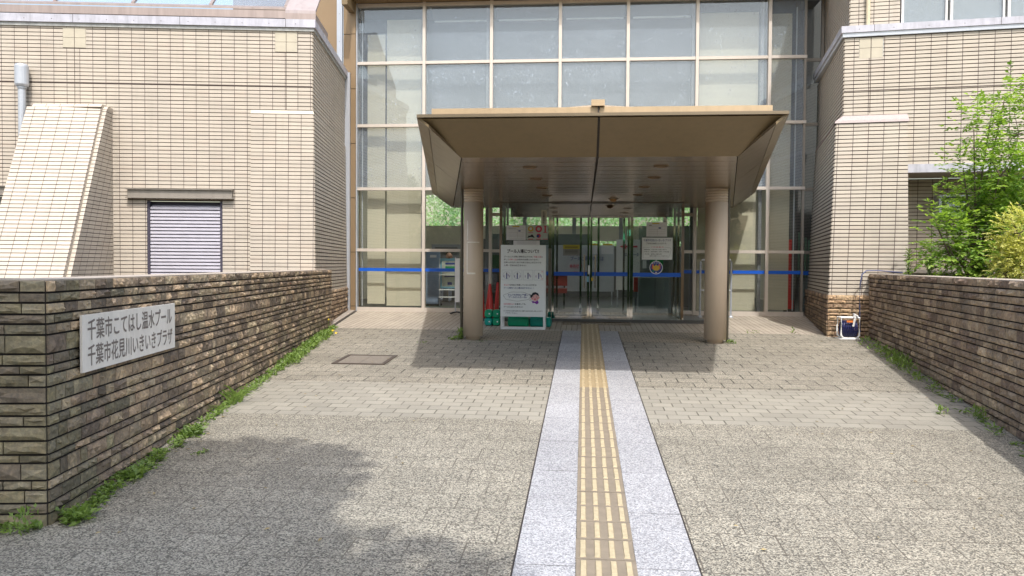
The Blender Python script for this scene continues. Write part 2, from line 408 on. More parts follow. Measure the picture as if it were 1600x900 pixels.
def m_leaf(name, c1, c2, tr=.35):
    m = bpy.data.materials.new(name); m.use_nodes = True; t = m.node_tree; t.nodes.clear()
    out = N(t, 'ShaderNodeOutputMaterial')
    a = N(t, 'ShaderNodeVertexColor'); a.layer_name = 'tint'
    sp = N(t, 'ShaderNodeSeparateColor'); t.links.new(a.outputs[0], sp.inputs[0])
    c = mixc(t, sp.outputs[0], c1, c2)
    d = N(t, 'ShaderNodeBsdfPrincipled'); t.links.new(c, d.inputs['Base Color']); d.inputs['Roughness'].default_value = .5
    tl = N(t, 'ShaderNodeBsdfTranslucent'); t.links.new(mixc(t, 1., c, (1.5, 1.6, .7), 'MULTIPLY'), tl.inputs[0])
    mx = N(t, 'ShaderNodeMixShader'); mx.inputs[0].default_value = tr
    t.links.new(d.outputs[0], mx.inputs[1]); t.links.new(tl.outputs[0], mx.inputs[2]); t.links.new(mx.outputs[0], out.inputs[0])
    return m
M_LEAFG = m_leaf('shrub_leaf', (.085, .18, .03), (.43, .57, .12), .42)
M_LEAFY = m_leaf('golden_leaf', (.34, .35, .08), (.75, .72, .30))
M_LEAFT = m_leaf('tree_leaf', (.02, .055, .012), (.07, .15, .03))
M_LEAFW = m_leaf('weed_leaf', (.075, .13, .03), (.25, .36, .09))

# ---------------------------------------------------------------- text
def text_mb(lines, mbs=None, ext=.0012):
    """lines: (body, size, origin, xdir, ydir, squeeze, bold) -> MB of flat extruded letters"""
    mb = mbs or MB()
    for body, size, o, xd, yd, width, bold in lines:
        cu = bpy.data.curves.new('t', 'FONT'); cu.body = body; cu.size = 1; cu.resolution_u = 3; cu.offset = bold
        ob = bpy.data.objects.new('t', cu); C.objects.link(ob)
        bpy.context.view_layer.update()
        dg = bpy.context.evaluated_depsgraph_get(); me = bpy.data.meshes.new_from_object(ob.evaluated_get(dg))
        xs = [v.co.x for v in me.vertices]
        if xs:
            x0, x1 = min(xs), max(xs); sx = size if width is None else width/(x1-x0)
            o = Vector(o); xd = Vector(xd).normalized(); yd = Vector(yd).normalized(); n = xd.cross(yd).normalized()
            P = [o+xd*((v.co.x-x0)*sx)+yd*(v.co.y*size)+n*ext for v in me.vertices]
            for p in me.polygons:
                i = len(mb.v); vs = [P[k] for k in p.vertices]; mb.v += [tuple(q) for q in vs]
                mb.f.append(tuple(range(i, i+len(vs)))); mb.m.append(0); mb.uv.append(tuple((0, 0) for _ in vs))
        bpy.data.objects.remove(ob); bpy.data.curves.remove(cu); bpy.data.meshes.remove(me)
    return mb

# ---------------------------------------------------------------- ground
g = MB()
prof = [(-250, gz(-15)), (-15, gz(-15)), (16, gz(16)), (60, gz(16)), (250, gz(16)+1)]
for (y0, z0), (y1, z1) in zip(prof, prof[1:]):
    g.quad((-150, y0, z0), (150, y0, z0), (150, y1, z1), (-150, y1, z1))
build('ground', g, M_EARTH, kind='structure')
def zone(name, poly, m, lift):
    b = MB(); b.poly([(x, y, gz(y)+lift) for x, y in poly]); return build(name, b, m, kind='structure')
def lwx(y): return -2.966-.1463*(y-4.185)
def rwx(y): return 3.488+.1533*(y-6.63)
def strip(name, y0, y1, m, lift, xl=None, xr=None):
    return zone(name, [(xl if xl is not None else lwx(y0)-.1, y0), (xr if xr is not None else rwx(y0)+.1, y0), (xr if xr is not None else rwx(y1)+.1, y1), (xl if xl is not None else lwx(y1)-.1, y1)], m, lift)
zone('forecourt_paving', [(-14, -14), (14, -14), (14, 6.95), (-14, 6.95)], M_AGG, .004)
strip('pale_paving_band', 6.95, 8.50, M_LIGHT, .004)
strip('upper_forecourt_paving', 8.50, 13.2, M_AGG2, .004)
strip('entrance_pavement', 13.2, 16.35, M_ENT, .004)
zone('grip_tile_pavement', [(-1.75, 11.95), (2.15, 11.95), (2.15, 13.2), (-1.75, 13.2)], M_DOT, .008)
for x0 in (-.325, .275):
    zone('granite_path', [(x0, -14), (x0+.3, -14), (x0+.3, 13.2), (x0, 13.2)], M_GRAN, .012)
for x0 in (-.334, .575):
    zone('path_joint', [(x0, -14), (x0+.009, -14), (x0+.009, 13.2), (x0, 13.2)], M_DARK, .0125)
# tactile paving: tiles with raised bars, one sheet of relief
tb = MB()
y = -2.0; k = 0
while y < 14.05:
    yel = y > 9.4 or rnd.random() < (y-7.2)/2.2
    m0, m1 = (2, 3) if yel else (0, 1)
    y1 = min(y+.26, 14.1)
    dx = rnd.uniform(-.0015, .0015)
    zz = .016+rnd.uniform(-.0012, .0012)
    tb.hexa([(-.0235+dx, y+.003, gz(y)), (.2735+dx, y+.003, gz(y)), (.2735+dx, y1-.003, gz(y1)), (-.0235+dx, y1-.003, gz(y1)),
             (-.0235+dx, y+.003, gz(y)+zz), (.2735+dx, y+.003, gz(y)+zz), (.2735+dx, y1-.003, gz(y1)+zz), (-.0235+dx, y1-.003, gz(y1)+zz)], m0)
    for j in range(4):
        x = .0135+.0742*j+dx; a, b_ = y+.024, y1-.024; w0 = .0155; h = .0065
        P = [(x-w0, a, gz(a)+zz-.001), (x+w0, a, gz(a)+zz-.001), (x+w0, b_, gz(b_)+zz-.001), (x-w0, b_, gz(b_)+zz-.001),
             (x-w0+.003, a+.004, gz(a)+zz+h), (x+w0-.003, a+.004, gz(a)+zz+h), (x+w0-.003, b_-.004, gz(b_)+zz+h), (x-w0+.003, b_-.004, gz(b_)+zz+h)]
        tb.hexa(P, m1)
    y += .26
build('tactile_paving', tb, [M_TACW, M_TACWB, M_TACY, M_TACYB], kind='structure', bevel=0)
tb = MB()
for i in range(4):
    x = -.35+.3*i-.0235+.02
    tb.hexa([(x, 14.1, gz(14.1)), (x+.296, 14.1, gz(14.1)), (x+.296, 14.36, gz(14.36)), (x, 14.36, gz(14.36)), (x, 14.1, gz(14.1)+.015), (x+.296, 14.1, gz(14.1)+.015), (x+.296, 14.36, gz(14.36)+.015), (x, 14.36, gz(14.36)+.015)])
    for a in range(5):
        for b_ in range(4):
            cx, cy = x+.03+.059*a, 14.13+.066*b_
            tb.lathe(cx, cy, [(.018, gz(cy)+.0145), (.012, gz(cy)+.021), (0, gz(cy)+.021)], 6)
build('tactile_warning_strip', tb, M_TACW, kind='structure')
# drain kerb at the foot of the left wing
kb = MB(); kb.hexa([(-4.55, 13.35, gz(13.35)), (-4.28, 13.35, gz(13.35)), (-4.62, 15.98, gz(15.98)), (-4.9, 15.98, gz(15.98)),
                    (-4.55, 13.35, gz(13.35)+.03), (-4.28, 13.35, gz(13.35)+.03), (-4.62, 15.98, gz(15.98)+.03), (-4.9, 15.98, gz(15.98)+.03)])
kb.hexa([(-4.279, 13.35, gz(13.35)), (-4.25, 13.35, gz(13.35)), (-4.59, 15.98, gz(15.98)), (-4.619, 15.98, gz(15.98)),
         (-4.279, 13.35, gz(13.35)+.012), (-4.25, 13.35, gz(13.35)+.012), (-4.59, 15.98, gz(15.98)+.012), (-4.619, 15.98, gz(15.98)+.012)], 1)
build('drain_kerb', kb, [mat('kerb_concrete', (.33, .29, .25), .8, grime=.4), M_DARK], kind='structure')

# manhole
mh = thing('manhole_cover', 'rectangular two-leaf inspection cover set in the paving left of the path', 'manhole cover', (-2.76, 9.95, gz(9.95)+.006))
def gq(b, x0, x1, y0, y1, l0, l1, m=0):
    b.hexa([(x0, y0, gz(y0)+l0), (x1, y0, gz(y0)+l0), (x1, y1, gz(y1)+l0), (x0, y1, gz(y1)+l0), (x0, y0, gz(y0)+l1), (x1, y0, gz(y0)+l1), (x1, y1, gz(y1)+l1), (x0, y1, gz(y1)+l1)], m)
fb = MB(); X0, X1, Y0, Y1 = -3.09, -2.42, 9.62, 10.33
gq(fb, X0, X1, Y0, Y0+.05, 0, .014); gq(fb, X0, X1, Y1-.05, Y1, 0, .014); gq(fb, X0, X0+.05, Y0+.051, Y1-.051, 0, .014); gq(fb, X1-.05, X1, Y0+.051, Y1-.051, 0, .014)
build('frame', fb, M_IRON, mh)
for a, b_ in ((X0+.055, (X0+X1)/2-.003), ((X0+X1)/2+.003, X1-.055)):
    lb = MB(); gq(lb, a, b_, Y0+.056, Y1-.056, 0, .011); build('cover_plate', lb, mat('infill_plate', (.20, .175, .145), .8, var=.3, vs=30, bmp=.8), mh)

# ---------------------------------------------------------------- retaining walls of split stone
HS = [.070, .057, .064, .054, .060, .107, .064, .050, .070, .090, .070, .060, .080, .077, .047, .097, .054, .074, .06, .085, .07]
PAL_G = [(.17, .155, .10), (.20, .18, .115), (.13, .12, .085), (.22, .20, .14), (.14, .12, .09)]
PAL_L = [(.17, .135, .10), (.22, .175, .13), (.27, .215, .155), (.38, .295, .20), (.31, .24, .165), (.165, .135, .105), (.33, .275, .19), (.25, .21, .15)]
PAL_R = [(.26, .195, .135), (.30, .235, .165), (.21, .16, .115), (.34, .265, .185), (.17, .125, .095), (.27, .215, .16)]
def stone_face(mb, o, d, n, L, ztop, zbot_f, hs, lmin, lmax, pal, depth=.03, capcolor=None, gap=.0125, z_min=None, step=.032, pal2=None):
    """courses of rock-faced stones from ztop down along direction d (2d), normal n (2d)"""
    z = ztop
    for ci, h in enumerate(hs):
        z0, z1 = z-h+gap, z
        z -= h
        u = -rnd.uniform(0, .05) if ci else 0
        u = 0
        first = True
        while u < L-1e-4:
            l = rnd.uniform(lmin, lmax)
            if first: l *= rnd.uniform(.5, 1); first = False
            if L-(u+l) < lmin*.6: l = L-u
            ua, ub = u+.0035, u+l-.0035
            u += l
            if z1 < zbot_f((ua+ub)/2)-.03: continue
            nx = max(2, int((ub-ua)/step)); ny = 3 if h > .05 else 2
            p_ = pal2 if (pal2 and rnd.random() < max(0, .8-ua/1.2)) else pal
            c = rnd.choice(p_); k = rnd.uniform(.92, 1.36); c = (c[0]*k, c[1]*k, c[2]*k, 1)
            tx, tz, bulge = rnd.uniform(-.25, .25), rnd.uniform(-.4, .2), rnd.uniform(.55, 1.1)
            G = []
            for j in range(ny+1):
                row = []
                for i in range(nx+1):
                    s, t = i/nx, j/ny
                    edge = (i in (0, nx)) or (j in (0, ny))
                    dd = depth*(.30+.15*rnd.random()) if edge else depth*bulge*(.75+tx*(s-.5)*2+tz*(t-.5)+rnd.uniform(-.38, .38))
                    jit = 0 if edge else rnd.uniform(-.006, .006)
                    uu = ua+(ub-ua)*s+jit; zz = z0+(z1-z0)*t+(0 if edge else rnd.uniform(-.006, .006))
                    row.append((o[0]+d[0]*uu+n[0]*dd, o[1]+d[1]*uu+n[1]*dd, zz))
                G.append(row)
            def back(p, dd0=-.004):  # project to back plane
                q = ((p[0]-o[0])*n[0]+(p[1]-o[1])*n[1])-dd0
                return (p[0]-n[0]*q, p[1]-n[1]*q, p[2])
            def addq(a, b_, c_, d_):
                mb.quad(a, b_, c_, d_, 0); mb.col.append(c)
            for j in range(ny):
                for i in range(nx):
                    a, b_, c_, d_ = G[j][i], G[j][i+1], G[j+1][i+1], G[j+1][i]
                    if (i+j+ci) % 2: 
                        mb.v += [a, b_, c_, d_]; i0 = len(mb.v)-4
                        mb.f += [(i0, i0+1, i0+2), (i0, i0+2, i0+3)]
                    else:
                        mb.v += [a, b_, c_, d_]; i0 = len(mb.v)-4
                        mb.f += [(i0, i0+1, i0+3), (i0+1, i0+2, i0+3)]
                    mb.m += [0, 0]; mb.uv += [((0, 0),)*3]*2; mb.col += [c, c]
            for i in range(nx):
                addq(G[ny][i], G[ny][i+1], back(G[ny][i+1]), back(G[ny][i]))
                addq(back(G[0][i]), back(G[0][i+1]), G[0][i+1], G[0][i])
            for j in range(ny):
                addq(back(G[j][0]), G[j][0], G[j+1][0], back(G[j+1][0]))
                addq(G[j][nx], back(G[j][nx]), back(G[j+1][nx]), G[j+1][nx])
    return mb
def norm2(a, b): l = math.hypot(a, b); return (a/l, b/l)
ZT = 1.55
# left wall
lw = thing('retaining_wall', 'dark grey-brown split-stone wall on the left carrying the white name plate', 'stone wall', (-2.966, 4.185, gz(4.185)))
LD = norm2(-1.352, 9.24); LN = (LD[1], -LD[0]); LP = (-2.966, 4.185); LL = 9.34
LE = norm2(-.99, -.141)          # end face runs left
sf = MB(); sf.col = []
stone_face(sf, LP, LD, LN, LL, ZT, lambda u: gz(4.185+u*.99), HS, .085, .27, PAL_L, pal2=PAL_G, step=.03)
build('stone_facing', sf, M_STONE, lw)
EN = (-LE[1], LE[0]) if LE[0]*0-LE[1]*(-1) < 0 else (LE[1], -LE[0])
EN = (LE[1], -LE[0]);
if EN[1] > 0: EN = (-EN[0], -EN[1])
ef = MB(); ef.col = []
# run from far-left to the corner so that the normals face the viewer
E0 = (LP[0]+LE[0]*2.4, LP[1]+LE[1]*2.4)
stone_face(ef, E0, (-LE[0], -LE[1]), EN, 2.4, ZT, lambda u: 0.0, HS+[.07, .07], .13, .36, PAL_G, step=.045)
build('end_facing', ef, M_STONE, lw)
def wall_core(P, D, Nn, L, th, zb, zt):
    b = MB(); 
    def p(u, n_, z): return (P[0]+D[0]*u+Nn[0]*n_, P[1]+D[1]*u+Nn[1]*n_, z)
    b.hexa([p(0, -th, zb), p(0, 0, zb), p(L, 0, zb), p(L, -th, zb), p(0, -th, zt), p(0, 0, zt), p(L, 0, zt), p(L, -th, zt)])
    return b
cb = wall_core(LP, LD, LN, LL, .34, -.2, ZT-.004); build('core', cb, M_SMORT, lw)
cb = MB(); cb.obox(LP, LE, (-EN[0], -EN[1]), .3, 2.4, .0, .34, -.2, ZT-.004); build('end_core', cb, M_SMORT, lw)
tp = wall_core(LP, LD, LN, LL, .33, ZT-.006, ZT+.008)
tp.v = [(x, y, z) for x, y, z in tp.v]
build('cap_surface', tp, M_CAP, lw)
tp = MB(); tp.obox(LP, LE, (-EN[0], -EN[1]), .31, 2.4, .0, .33, ZT-.006, ZT+.007); build('cap_surface', tp, M_CAP, lw)
# right wall
RD = norm2(1.126, 7.344); RN = (-RD[1], RD[0])
RP = (3.488-RD[0]*3.2, 6.63-RD[1]*3.2); RL = 3.2+6.42
rw = thing('retaining_wall', 'tan-brown split-stone wall on the right with shrubs growing behind it', 'stone wall', (RP[0], RP[1], gz(RP[1])))
sf = MB(); sf.col = []
RF = (RP[0]+RD[0]*RL, RP[1]+RD[1]*RL)
stone_face(sf, RF, (-RD[0], -RD[1]), RN, RL, ZT, lambda u: gz(RF[1]-u*.99), [.072, .06, .066, .056, .085, .06, .1, .062, .055, .09, .068, .06, .08, .07, .06, .09, .06, .07, .07], .10, .33, PAL_R, step=.034)
build('stone_facing', sf, M_STONE, rw)
cb = wall_core(RF, (-RD[0], -RD[1]), RN, RL, .34, -.2, ZT-.004); build('core', cb, M_SMORT, rw)
tp = wall_core(RF, (-RD[0], -RD[1]), RN, RL, .33, ZT-.006, ZT+.008); build('cap_surface', tp, M_CAP, rw)
# planting beds behind the walls
pb = MB(); pb.obox(RP, RD, (RD[1], -RD[0]), .0, RL-.25, .345, 9, .0, 1.36); build('planting_bed', pb, M_SOIL, kind='structure')
pb = MB(); pb.obox(LP, LD, (-LD[1], LD[0]), .45, 7.0, .345, 9, .0, 1.25); build('planting_bed', pb, M_SOIL, kind='structure')

# name plate
np_ = thing('name_plate', 'white plate with two lines of grey lettering fixed to the left stone wall', 'sign', (LP[0]+LD[0]*1.16+LN[0]*.045, LP[1]+LD[1]*1.16+LN[1]*.045, .995))
pl = MB(); pl.obox(LP, LD, LN, .315, 1.828, .034, .048, .995, 1.340); build('plate', pl, M_PLATE, np_)
lt = MB()
def on_left(u, z, n_=.049): return (LP[0]+LD[0]*u+LN[0]*n_, LP[1]+LD[1]*u+LN[1]*n_, z)
XL = (LD[0], LD[1], 0)
text_mb([('千葉市こてはし温水プール', .137, on_left(.38, 1.196), XL, (0, 0, 1), 1.38, .012),
         ('千葉市花見川いきいきプラザ', .137, on_left(.38, 1.040), XL, (0, 0, 1), 1.39, .012)], lt)
build('lettering', lt, M_LETTER, np_)
sh = MB(); sh.v = [(x-LN[0]*.003, y-LN[1]*.003, z) for x, y, z in lt.v]

# ---------------------------------------------------------------- tiled wall builder
def tiled(mb, A, B, Cc, D, holes=(), pitch=.061, gap=.0112, dep=.012, mslot=(0, 1), uoff=0, thick_at=()):
    """A,B bottom left/right, Cc,D top right/left (3d). courses proud of a mortar backing."""
    A, B, Cc, D = [Vector(p) for p in (A, B, Cc, D)]
    n = (B-A).cross(D-A).normalized()
    H = (D-A).length; nrow = max(1, int(round(H/pitch))); W = (B-A).length
    # backing
    def pt(s, t): return (A.lerp(B, s)).lerp(D.lerp(Cc, s), t)
    segs_u = sorted(set([0., 1.]+[h[k]/W for h in holes for k in (0, 1) if 0 < h[k]/W < 1]))
    segs_t = sorted(set([0., 1.]+[h[k] for h in holes for k in (2, 3) if 0 < h[k] < 1]))
    def inhole(u, t): return any(h[0] < u*W < h[1] and h[2] < t < h[3] for h in holes)
    for a, b_ in zip(segs_u, segs_u[1:]):
        for c, d in zip(segs_t, segs_t[1:]):
            if inhole((a+b_)/2, (c+d)/2): continue
            mb.quad(pt(a, c), pt(b_, c), pt(b_, d), pt(a, d), mslot[1])
    for r in range(nrow):
        t0, t1 = r/nrow, (r+1)/nrow-gap/H
        tm = (t0+t1)/2
        cuts = sorted(set([0., 1.]+[h[k]/W for h in holes for k in (0, 1) if h[2] < tm < h[3] and 0 < h[k]/W < 1]))
        for a, b_ in zip(cuts, cuts[1:]):
            if inhole((a+b_)/2, tm): continue
            o = n*dep; ol = n*(dep+.002)
            P = [pt(a, t0), pt(b_, t0), pt(b_, t1), pt(a, t1)]
            Q = [P[0]+ol, P[1]+ol, P[2]+o, P[3]+o]
            wb = (P[1]-P[0]).length; wl = a*W
            uv = ((wl+uoff, A.z+H*t0), (wl+wb+uoff, A.z+H*t0), (wl+wb+uoff, A.z+H*t1), (wl+uoff, A.z+H*t1))
            mb.quad(Q[0], Q[1], Q[2], Q[3], mslot[0], uv)
            mb.quad(Q[3], Q[2], P[2], P[3], mslot[0], uv); mb.quad(P[0], P[1], Q[1], Q[0], mslot[0], uv)
            mb.quad(P[0], Q[0], Q[3], P[3], mslot[0], uv); mb.quad(Q[1], P[1], P[2], Q[2], mslot[0], uv)
    return mb

# ---------------------------------------------------------------- left wing
LA = Vector((-4.36, 12.6, 0)); e1 = Vector((-.99, -.141, 0)).normalized(); e2 = Vector((-.141, .99, 0)).normalized()
def LB(u, out, z): p = LA+e1*u-e2*out; return (p.x, p.y, z)
wing = thing('tiled_wing', 'cream-tiled low wing on the left with louver and sloping buttress', 'building', (-4.36, 12.6, gz(12.6)))
wb = MB(); U = 6.2; z0, z1 = .9, 5.40
Hh = z1-z0
def tz(z): return (z-z0)/Hh
# viewed from outside: left = high u
hl = [(U-2.604, U-1.42, tz(1.0), tz(2.64)), (U-5.95, U-4.69, tz(1.0), tz(2.69)),
      (U-.586, U-.232, tz(5.04), tz(5.355)), (U-3.885, U-3.53, tz(5.04), tz(5.355))]
tiled(wb, LB(U, 0, z0), LB(0, 0, z0), LB(0, 0, z1), LB(U, 0, z1), hl, uoff=.03)
tiled(wb, LB(0, 0, z0), (-4.86, 16.05, z0), (-4.86, 16.05, z1), LB(0, 0, z1), uoff=.07, gap=.0145)
build('wall', wb, [M_TILE, M_MORT], wing)
# plain corner tiles
sq = MB()
for ua, ub in ((.232, .586), (3.53, 3.885)):
    sq = MB()
    um = (ua+ub)/2
    for a, b_ in ((ua+.003, um-.003), (um+.003, ub-.003)):
        for c, d in ((5.043, 5.195), (5.201, 5.353)):
            sq.obox(LA.to_2d(), e1.to_2d(), (-e2).to_2d(), a, b_, -.01, .014, c, d)
    build('plain_tile_patch', sq, M_PLAIN, wing)
# control joints
cj = MB()
for u in (.409, 3.706): cj.obox(LA.to_2d(), e1.to_2d(), (-e2).to_2d(), u-.004, u+.004, .0, .0155, 4.08, 5.36)
cj.obox(LA.to_2d(), e1.to_2d(), (-e2).to_2d(), .0, U, .0, .015, 4.487, 4.502)
build('control_joint', cj, M_MORT, wing)
# coping
cp = MB()
cp.obox(LA.to_2d(), e1.to_2d(), (-e2).to_2d(), -.06, U, -.3, .06, 5.425, 5.55)
def sidebox(b, out0, out1, za, zb, y1=16.0, m=0):
    p0 = LA; d = e2
    P = []
    for z in (za, zb):
        a = p0-e1*out0; c = p0-e1*out1
        P += [(a.x, a.y, z), (c.x, c.y, z), (c.x+d.x*3.43, c.y+d.y*3.43, z), (a.x+d.x*3.43, a.y+d.y*3.43, z)]
    b.hexa(P, m)
cp.obox(LA.to_2d(), e2.to_2d(), (-e1).to_2d(), .31, 3.38, -.3, .06, 5.425, 5.55)
build('coping', cp, M_COPING, wing)
cp = MB(); cp.obox(LA.to_2d(), e1.to_2d(), (-e2).to_2d(), -.035, U, -.2, .035, 5.37, 5.424)
cp.obox(LA.to_2d(), e2.to_2d(), (-e1).to_2d(), .21, 3.38, -.2, .035, 5.37, 5.424); build('coping_band', cp, M_COPLOW, wing)
cs = MB()
for u in (.409, 2.06, 3.706, 5.3):
    cs = MB(); cs.obox(LA.to_2d(), e1.to_2d(), (-e2).to_2d(), u-.003, u+.003, .055, .0615, 5.425, 5.5505); build('coping_joint', cs, M_DARK, wing)
for u in [.25+.42*i for i in range(12)]:
    cs = MB(); cs.disc(Vector(LB(u, .0615, 5.475)), tuple(e1), (0, 0, 1), .007, 6); build('rivet', cs, M_DARK, wing)
# roof deck behind coping, and core solid to close the volume
co_ = MB(); co_.obox(LA.to_2d(), e1.to_2d(), e2.to_2d(), .0, U, .31, 3.3, 5.30, 5.40); build('roof', co_, M_WMET, wing)
# pilaster (corner pier), slightly battered
pf = MB()
zt, zb = 4.05, 1.18
tiled(pf, LB(.965, .10, zb), LB(-.06, .10, zb), LB(-.02, .03, zt), LB(.96, .03, zt), uoff=.01, gap=.0105)
tiled(pf, LB(-.06, .10, zb), tuple(Vector((-4.80, 15.98, zb))), tuple(Vector((-4.835, 15.98, zt))), LB(-.02, .03, zt), uoff=.04, gap=.0145)
pf.quad(LB(.965, 0, zb), LB(.965, .10, zb), LB(.96, .03, zt), LB(.96, 0, zt), 0)
build('pier', pf, [M_TILE, M_MORT], wing)
pc = MB()
pc.hexa([LB(.965, 0, zt), LB(.965, .045, zt), LB(-.035, .045, zt), LB(-.035, 0, zt), LB(.965, 0, zt+.055), LB(.965, .02, zt+.06), LB(-.02, .02, zt+.06), LB(-.02, 0, zt+.055)])
build('pier_cap', pc, M_PLAIN, wing)
# stone base along the side
sb = MB(); sb.col = []
P0 = Vector(LB(-.065, .11, 0)).to_2d(); P1 = Vector((-4.79, 15.97)); dd = (P1-P0).normalized()
stone_face(sb, tuple(P0), tuple(dd), (dd[1], -dd[0]), (P1-P0).length, 1.19, lambda u: .3, [.07, .075, .06, .085, .07, .06, .08, .07], .12, .32, PAL_R, depth=.035)
build('stone_base', sb, M_STONE, wing)
sc_ = MB(); sc_.hexa([(P0.x-.4, P0.y, .4), (P0.x, P0.y, .4), (P1.x, P1.y, .4), (P1.x-.4, P1.y, .4), (P0.x-.4, P0.y, 1.185), (P0.x, P0.y, 1.185), (P1.x, P1.y, 1.185), (P1.x-.4, P1.y, 1.185)])
build('base_core', sc_, M_SMORT, wing)
# louver window
lv = MB()
lv.obox(LA.to_2d(), e1.to_2d(), e2.to_2d(), 1.42, 2.604, .10, .14, 1.0, 2.64)
for u in (1.42, 2.564): lv.obox(LA.to_2d(), e1.to_2d(), e2.to_2d(), u, u+.04, .0, .12, 1.0, 2.64)
fr_ = build('louver', lv, M_LOUVD, wing)
bl = MB(); z = 1.2
while z < 2.56:
    P = [LB(1.465, -.085, z+.04), LB(2.56, -.085, z+.04), LB(2.56, -.01, z), LB(1.465, -.01, z)]
    T = [Vector(p)+Vector((0, 0, .008)) for p in P]
    bl.hexa([tuple(Vector(p)) for p in P]+[tuple(p) for p in T]); 
    q = [LB(1.465, -.008, z-.022), LB(2.56, -.008, z-.022), LB(2.56, -.008, z+.014), LB(1.465, -.008, z+.014)]
    bl.quad(*q)
    z += .0555
build('blade', bl, M_LOUV, fr_)
def lintel(u0, u1, zc):
    b = MB(); a = (LA.to_2d(), e1.to_2d(), (-e2).to_2d())
    b.obox(*a, u0, u1, .0, .10, zc-.075, zc-.062); b.obox(*a, u0, u1, .0, .10, zc+.062, zc+.075); b.obox(*a, u0+.02, u1-.02, .02, .065, zc-.061, zc+.061)
    return b
build('lintel', lintel(1.235, 2.905, 2.755), M_GREY, wing)
build('lintel', lintel(4.70, 6.1, 2.775), M_GREY, wing)
wn = MB(); wn.obox(LA.to_2d(), e1.to_2d(), e2.to_2d(), 4.69, 5.95, .12, .16, 1.0, 2.69); wn.obox(LA.to_2d(), e1.to_2d(), e2.to_2d(), 4.69, 4.74, 0, .119, 1.0, 2.69)
build('window', wn, mat('frosted_grey_glass', (.28, .28, .30), .15, .1), wing)
# sloping buttress
bt = MB(); uR, uL = 3.19, 4.27
nb = .16
tiled(bt, LB(uL+.05, 1.52, 1.30), LB(uR+.0, 1.52, 1.30), LB(uR+.0, .23, 4.07), LB(uL+.05, .23, 4.07), uoff=.08, pitch=.066)
# triangular right side, tiled in horizontal courses
zt_, zb_ = 4.07, 1.30; n_r = 45
for i in range(n_r):
    za = zb_+(zt_-zb_)*i/n_r; zc = za+(zt_-zb_)/n_r-.0095
    def ot(z): return 1.46+(.20-1.46)*(z-zb_)/(zt_-zb_)
    a, b_, c, d = LB(uR-.062, ot(za), za), LB(uR-.062, 0, za), LB(uR-.062, 0, zc), LB(uR-.062, ot(zc), zc)
    uv = ((0, za), (ot(za), za), (ot(zc), zc), (0, zc))
    bt.quad(a, b_, c, d, 0, uv)
    # return edge strips (stepped trim seen along the slope)
    a2, d2 = LB(uR+.0, ot(za), za), LB(uR+.0, ot(zc), zc)
    bt.quad(a2, a, d, d2, 0, ((.01, za), (.07, za), (.07, zc), (.01, zc)))
    bt.quad(d2, d, c, LB(uR, 0, zc), 0)
bt.quad(LB(uR-.05, 1.45, zb_), LB(uR-.05, 0, zb_), LB(uR-.05, 0, zt_), LB(uR-.05, .19, zt_), 1)
bt.quad(LB(uR, 1.448, zb_), LB(uR-.05, 1.448, zb_), LB(uR-.05, .188, zt_), LB(uR, .188, zt_), 1)
bt.quad(LB(uL+.05, 0, zb_), LB(uL+.05, 1.52, zb_), LB(uL, .2, zt_), LB(uL, 0, zt_), 0)
bt.quad(LB(uR, 1.52, zb_), LB(uR, 0, zb_), LB(uR, 0, zt_), LB(uR, .24, zt_), 0)
bt.hexa([LB(uL, 0, zt_), LB(uL, .22, zt_), LB(uR, .28, zt_), LB(uR, 0, zt_), LB(uL, 0, zt_+.05), LB(uL, .18, zt_+.05), LB(uR, .22, zt_+.05), LB(uR, 0, zt_+.05)])
bt.hexa([LB(uR-.004, 0, zt_-.03), LB(uR-.004, .22, zt_-.03), LB(uR-.068, .22, zt_-.03), LB(uR-.068, 0, zt_-.03), LB(uR-.004, 0, zt_+.02), LB(uR-.004, .18, zt_+.02), LB(uR-.068, .18, zt_+.02), LB(uR-.068, 0, zt_+.02)])
build('buttress', bt, [M_TILE, M_MORT], wing)
# vent pipe and hood
vp = thing('vent_pipe', 'grey metal vent pipe with cylindrical hood on the left tiled wall', 'vent pipe', LB(4.47, .12, 3.0))
c = Vector(LB(4.45, .14, 0)).to_2d()
b = MB(); b.lathe(c.x, c.y, [(0, 4.73), (.09, 4.73), (.10, 4.70), (.10, 4.42), (.085, 4.39), (0, 4.39)], 20); build('hood', b, M_SILV, vp, smooth=False)
b = MB(); b.tube([(c.x, c.y, 2.9), (c.x, c.y, 4.39)], .055, 14); b.tube([(c.x, c.y, 4.36), (c.x, c.y, 4.392)], .07, 14); build('pipe', b, M_SILV, vp)
# rooftop skylight set back from the coping
sk = MB(); ax = (LA.to_2d(), e1.to_2d(), e2.to_2d())
def slab(b, u0, u1, y0, za, y1, zb, th=.03, m=0):
    o, a1, a2 = ax
    def p(u, y, z): q = o+a1*u+a2*y; return (q.x, q.y, z)
    b.hexa([p(u0, y0, za-th), p(u0, y1, zb-th), p(u1, y1, zb-th), p(u1, y0, za-th), p(u0, y0, za), p(u0, y1, zb), p(u1, y1, zb), p(u1, y0, za)], m)
for u0, u1 in ((.555, 1.47), (1.48, 2.44), (2.45, 3.4), (3.41, 4.36), (4.37, 5.3), (5.31, 6.2)):
    sk.obox(*ax, u0+.004, u1-.004, .60, .66, 5.40, 5.735)
build('parapet_panel', sk, M_WMET, wing)
sk = MB(); sk.obox(*ax, .555, 6.2, .585, .67, 5.755, 5.88); sk.obox(*ax, .555, 6.2, .61, .67, 5.736, 5.754, 1)
slab(sk, .555, 6.2, .60, 5.93, .72, 5.99); build('skylight_sill', sk, [M_WMET, M_DARK], wing)
sk = MB()
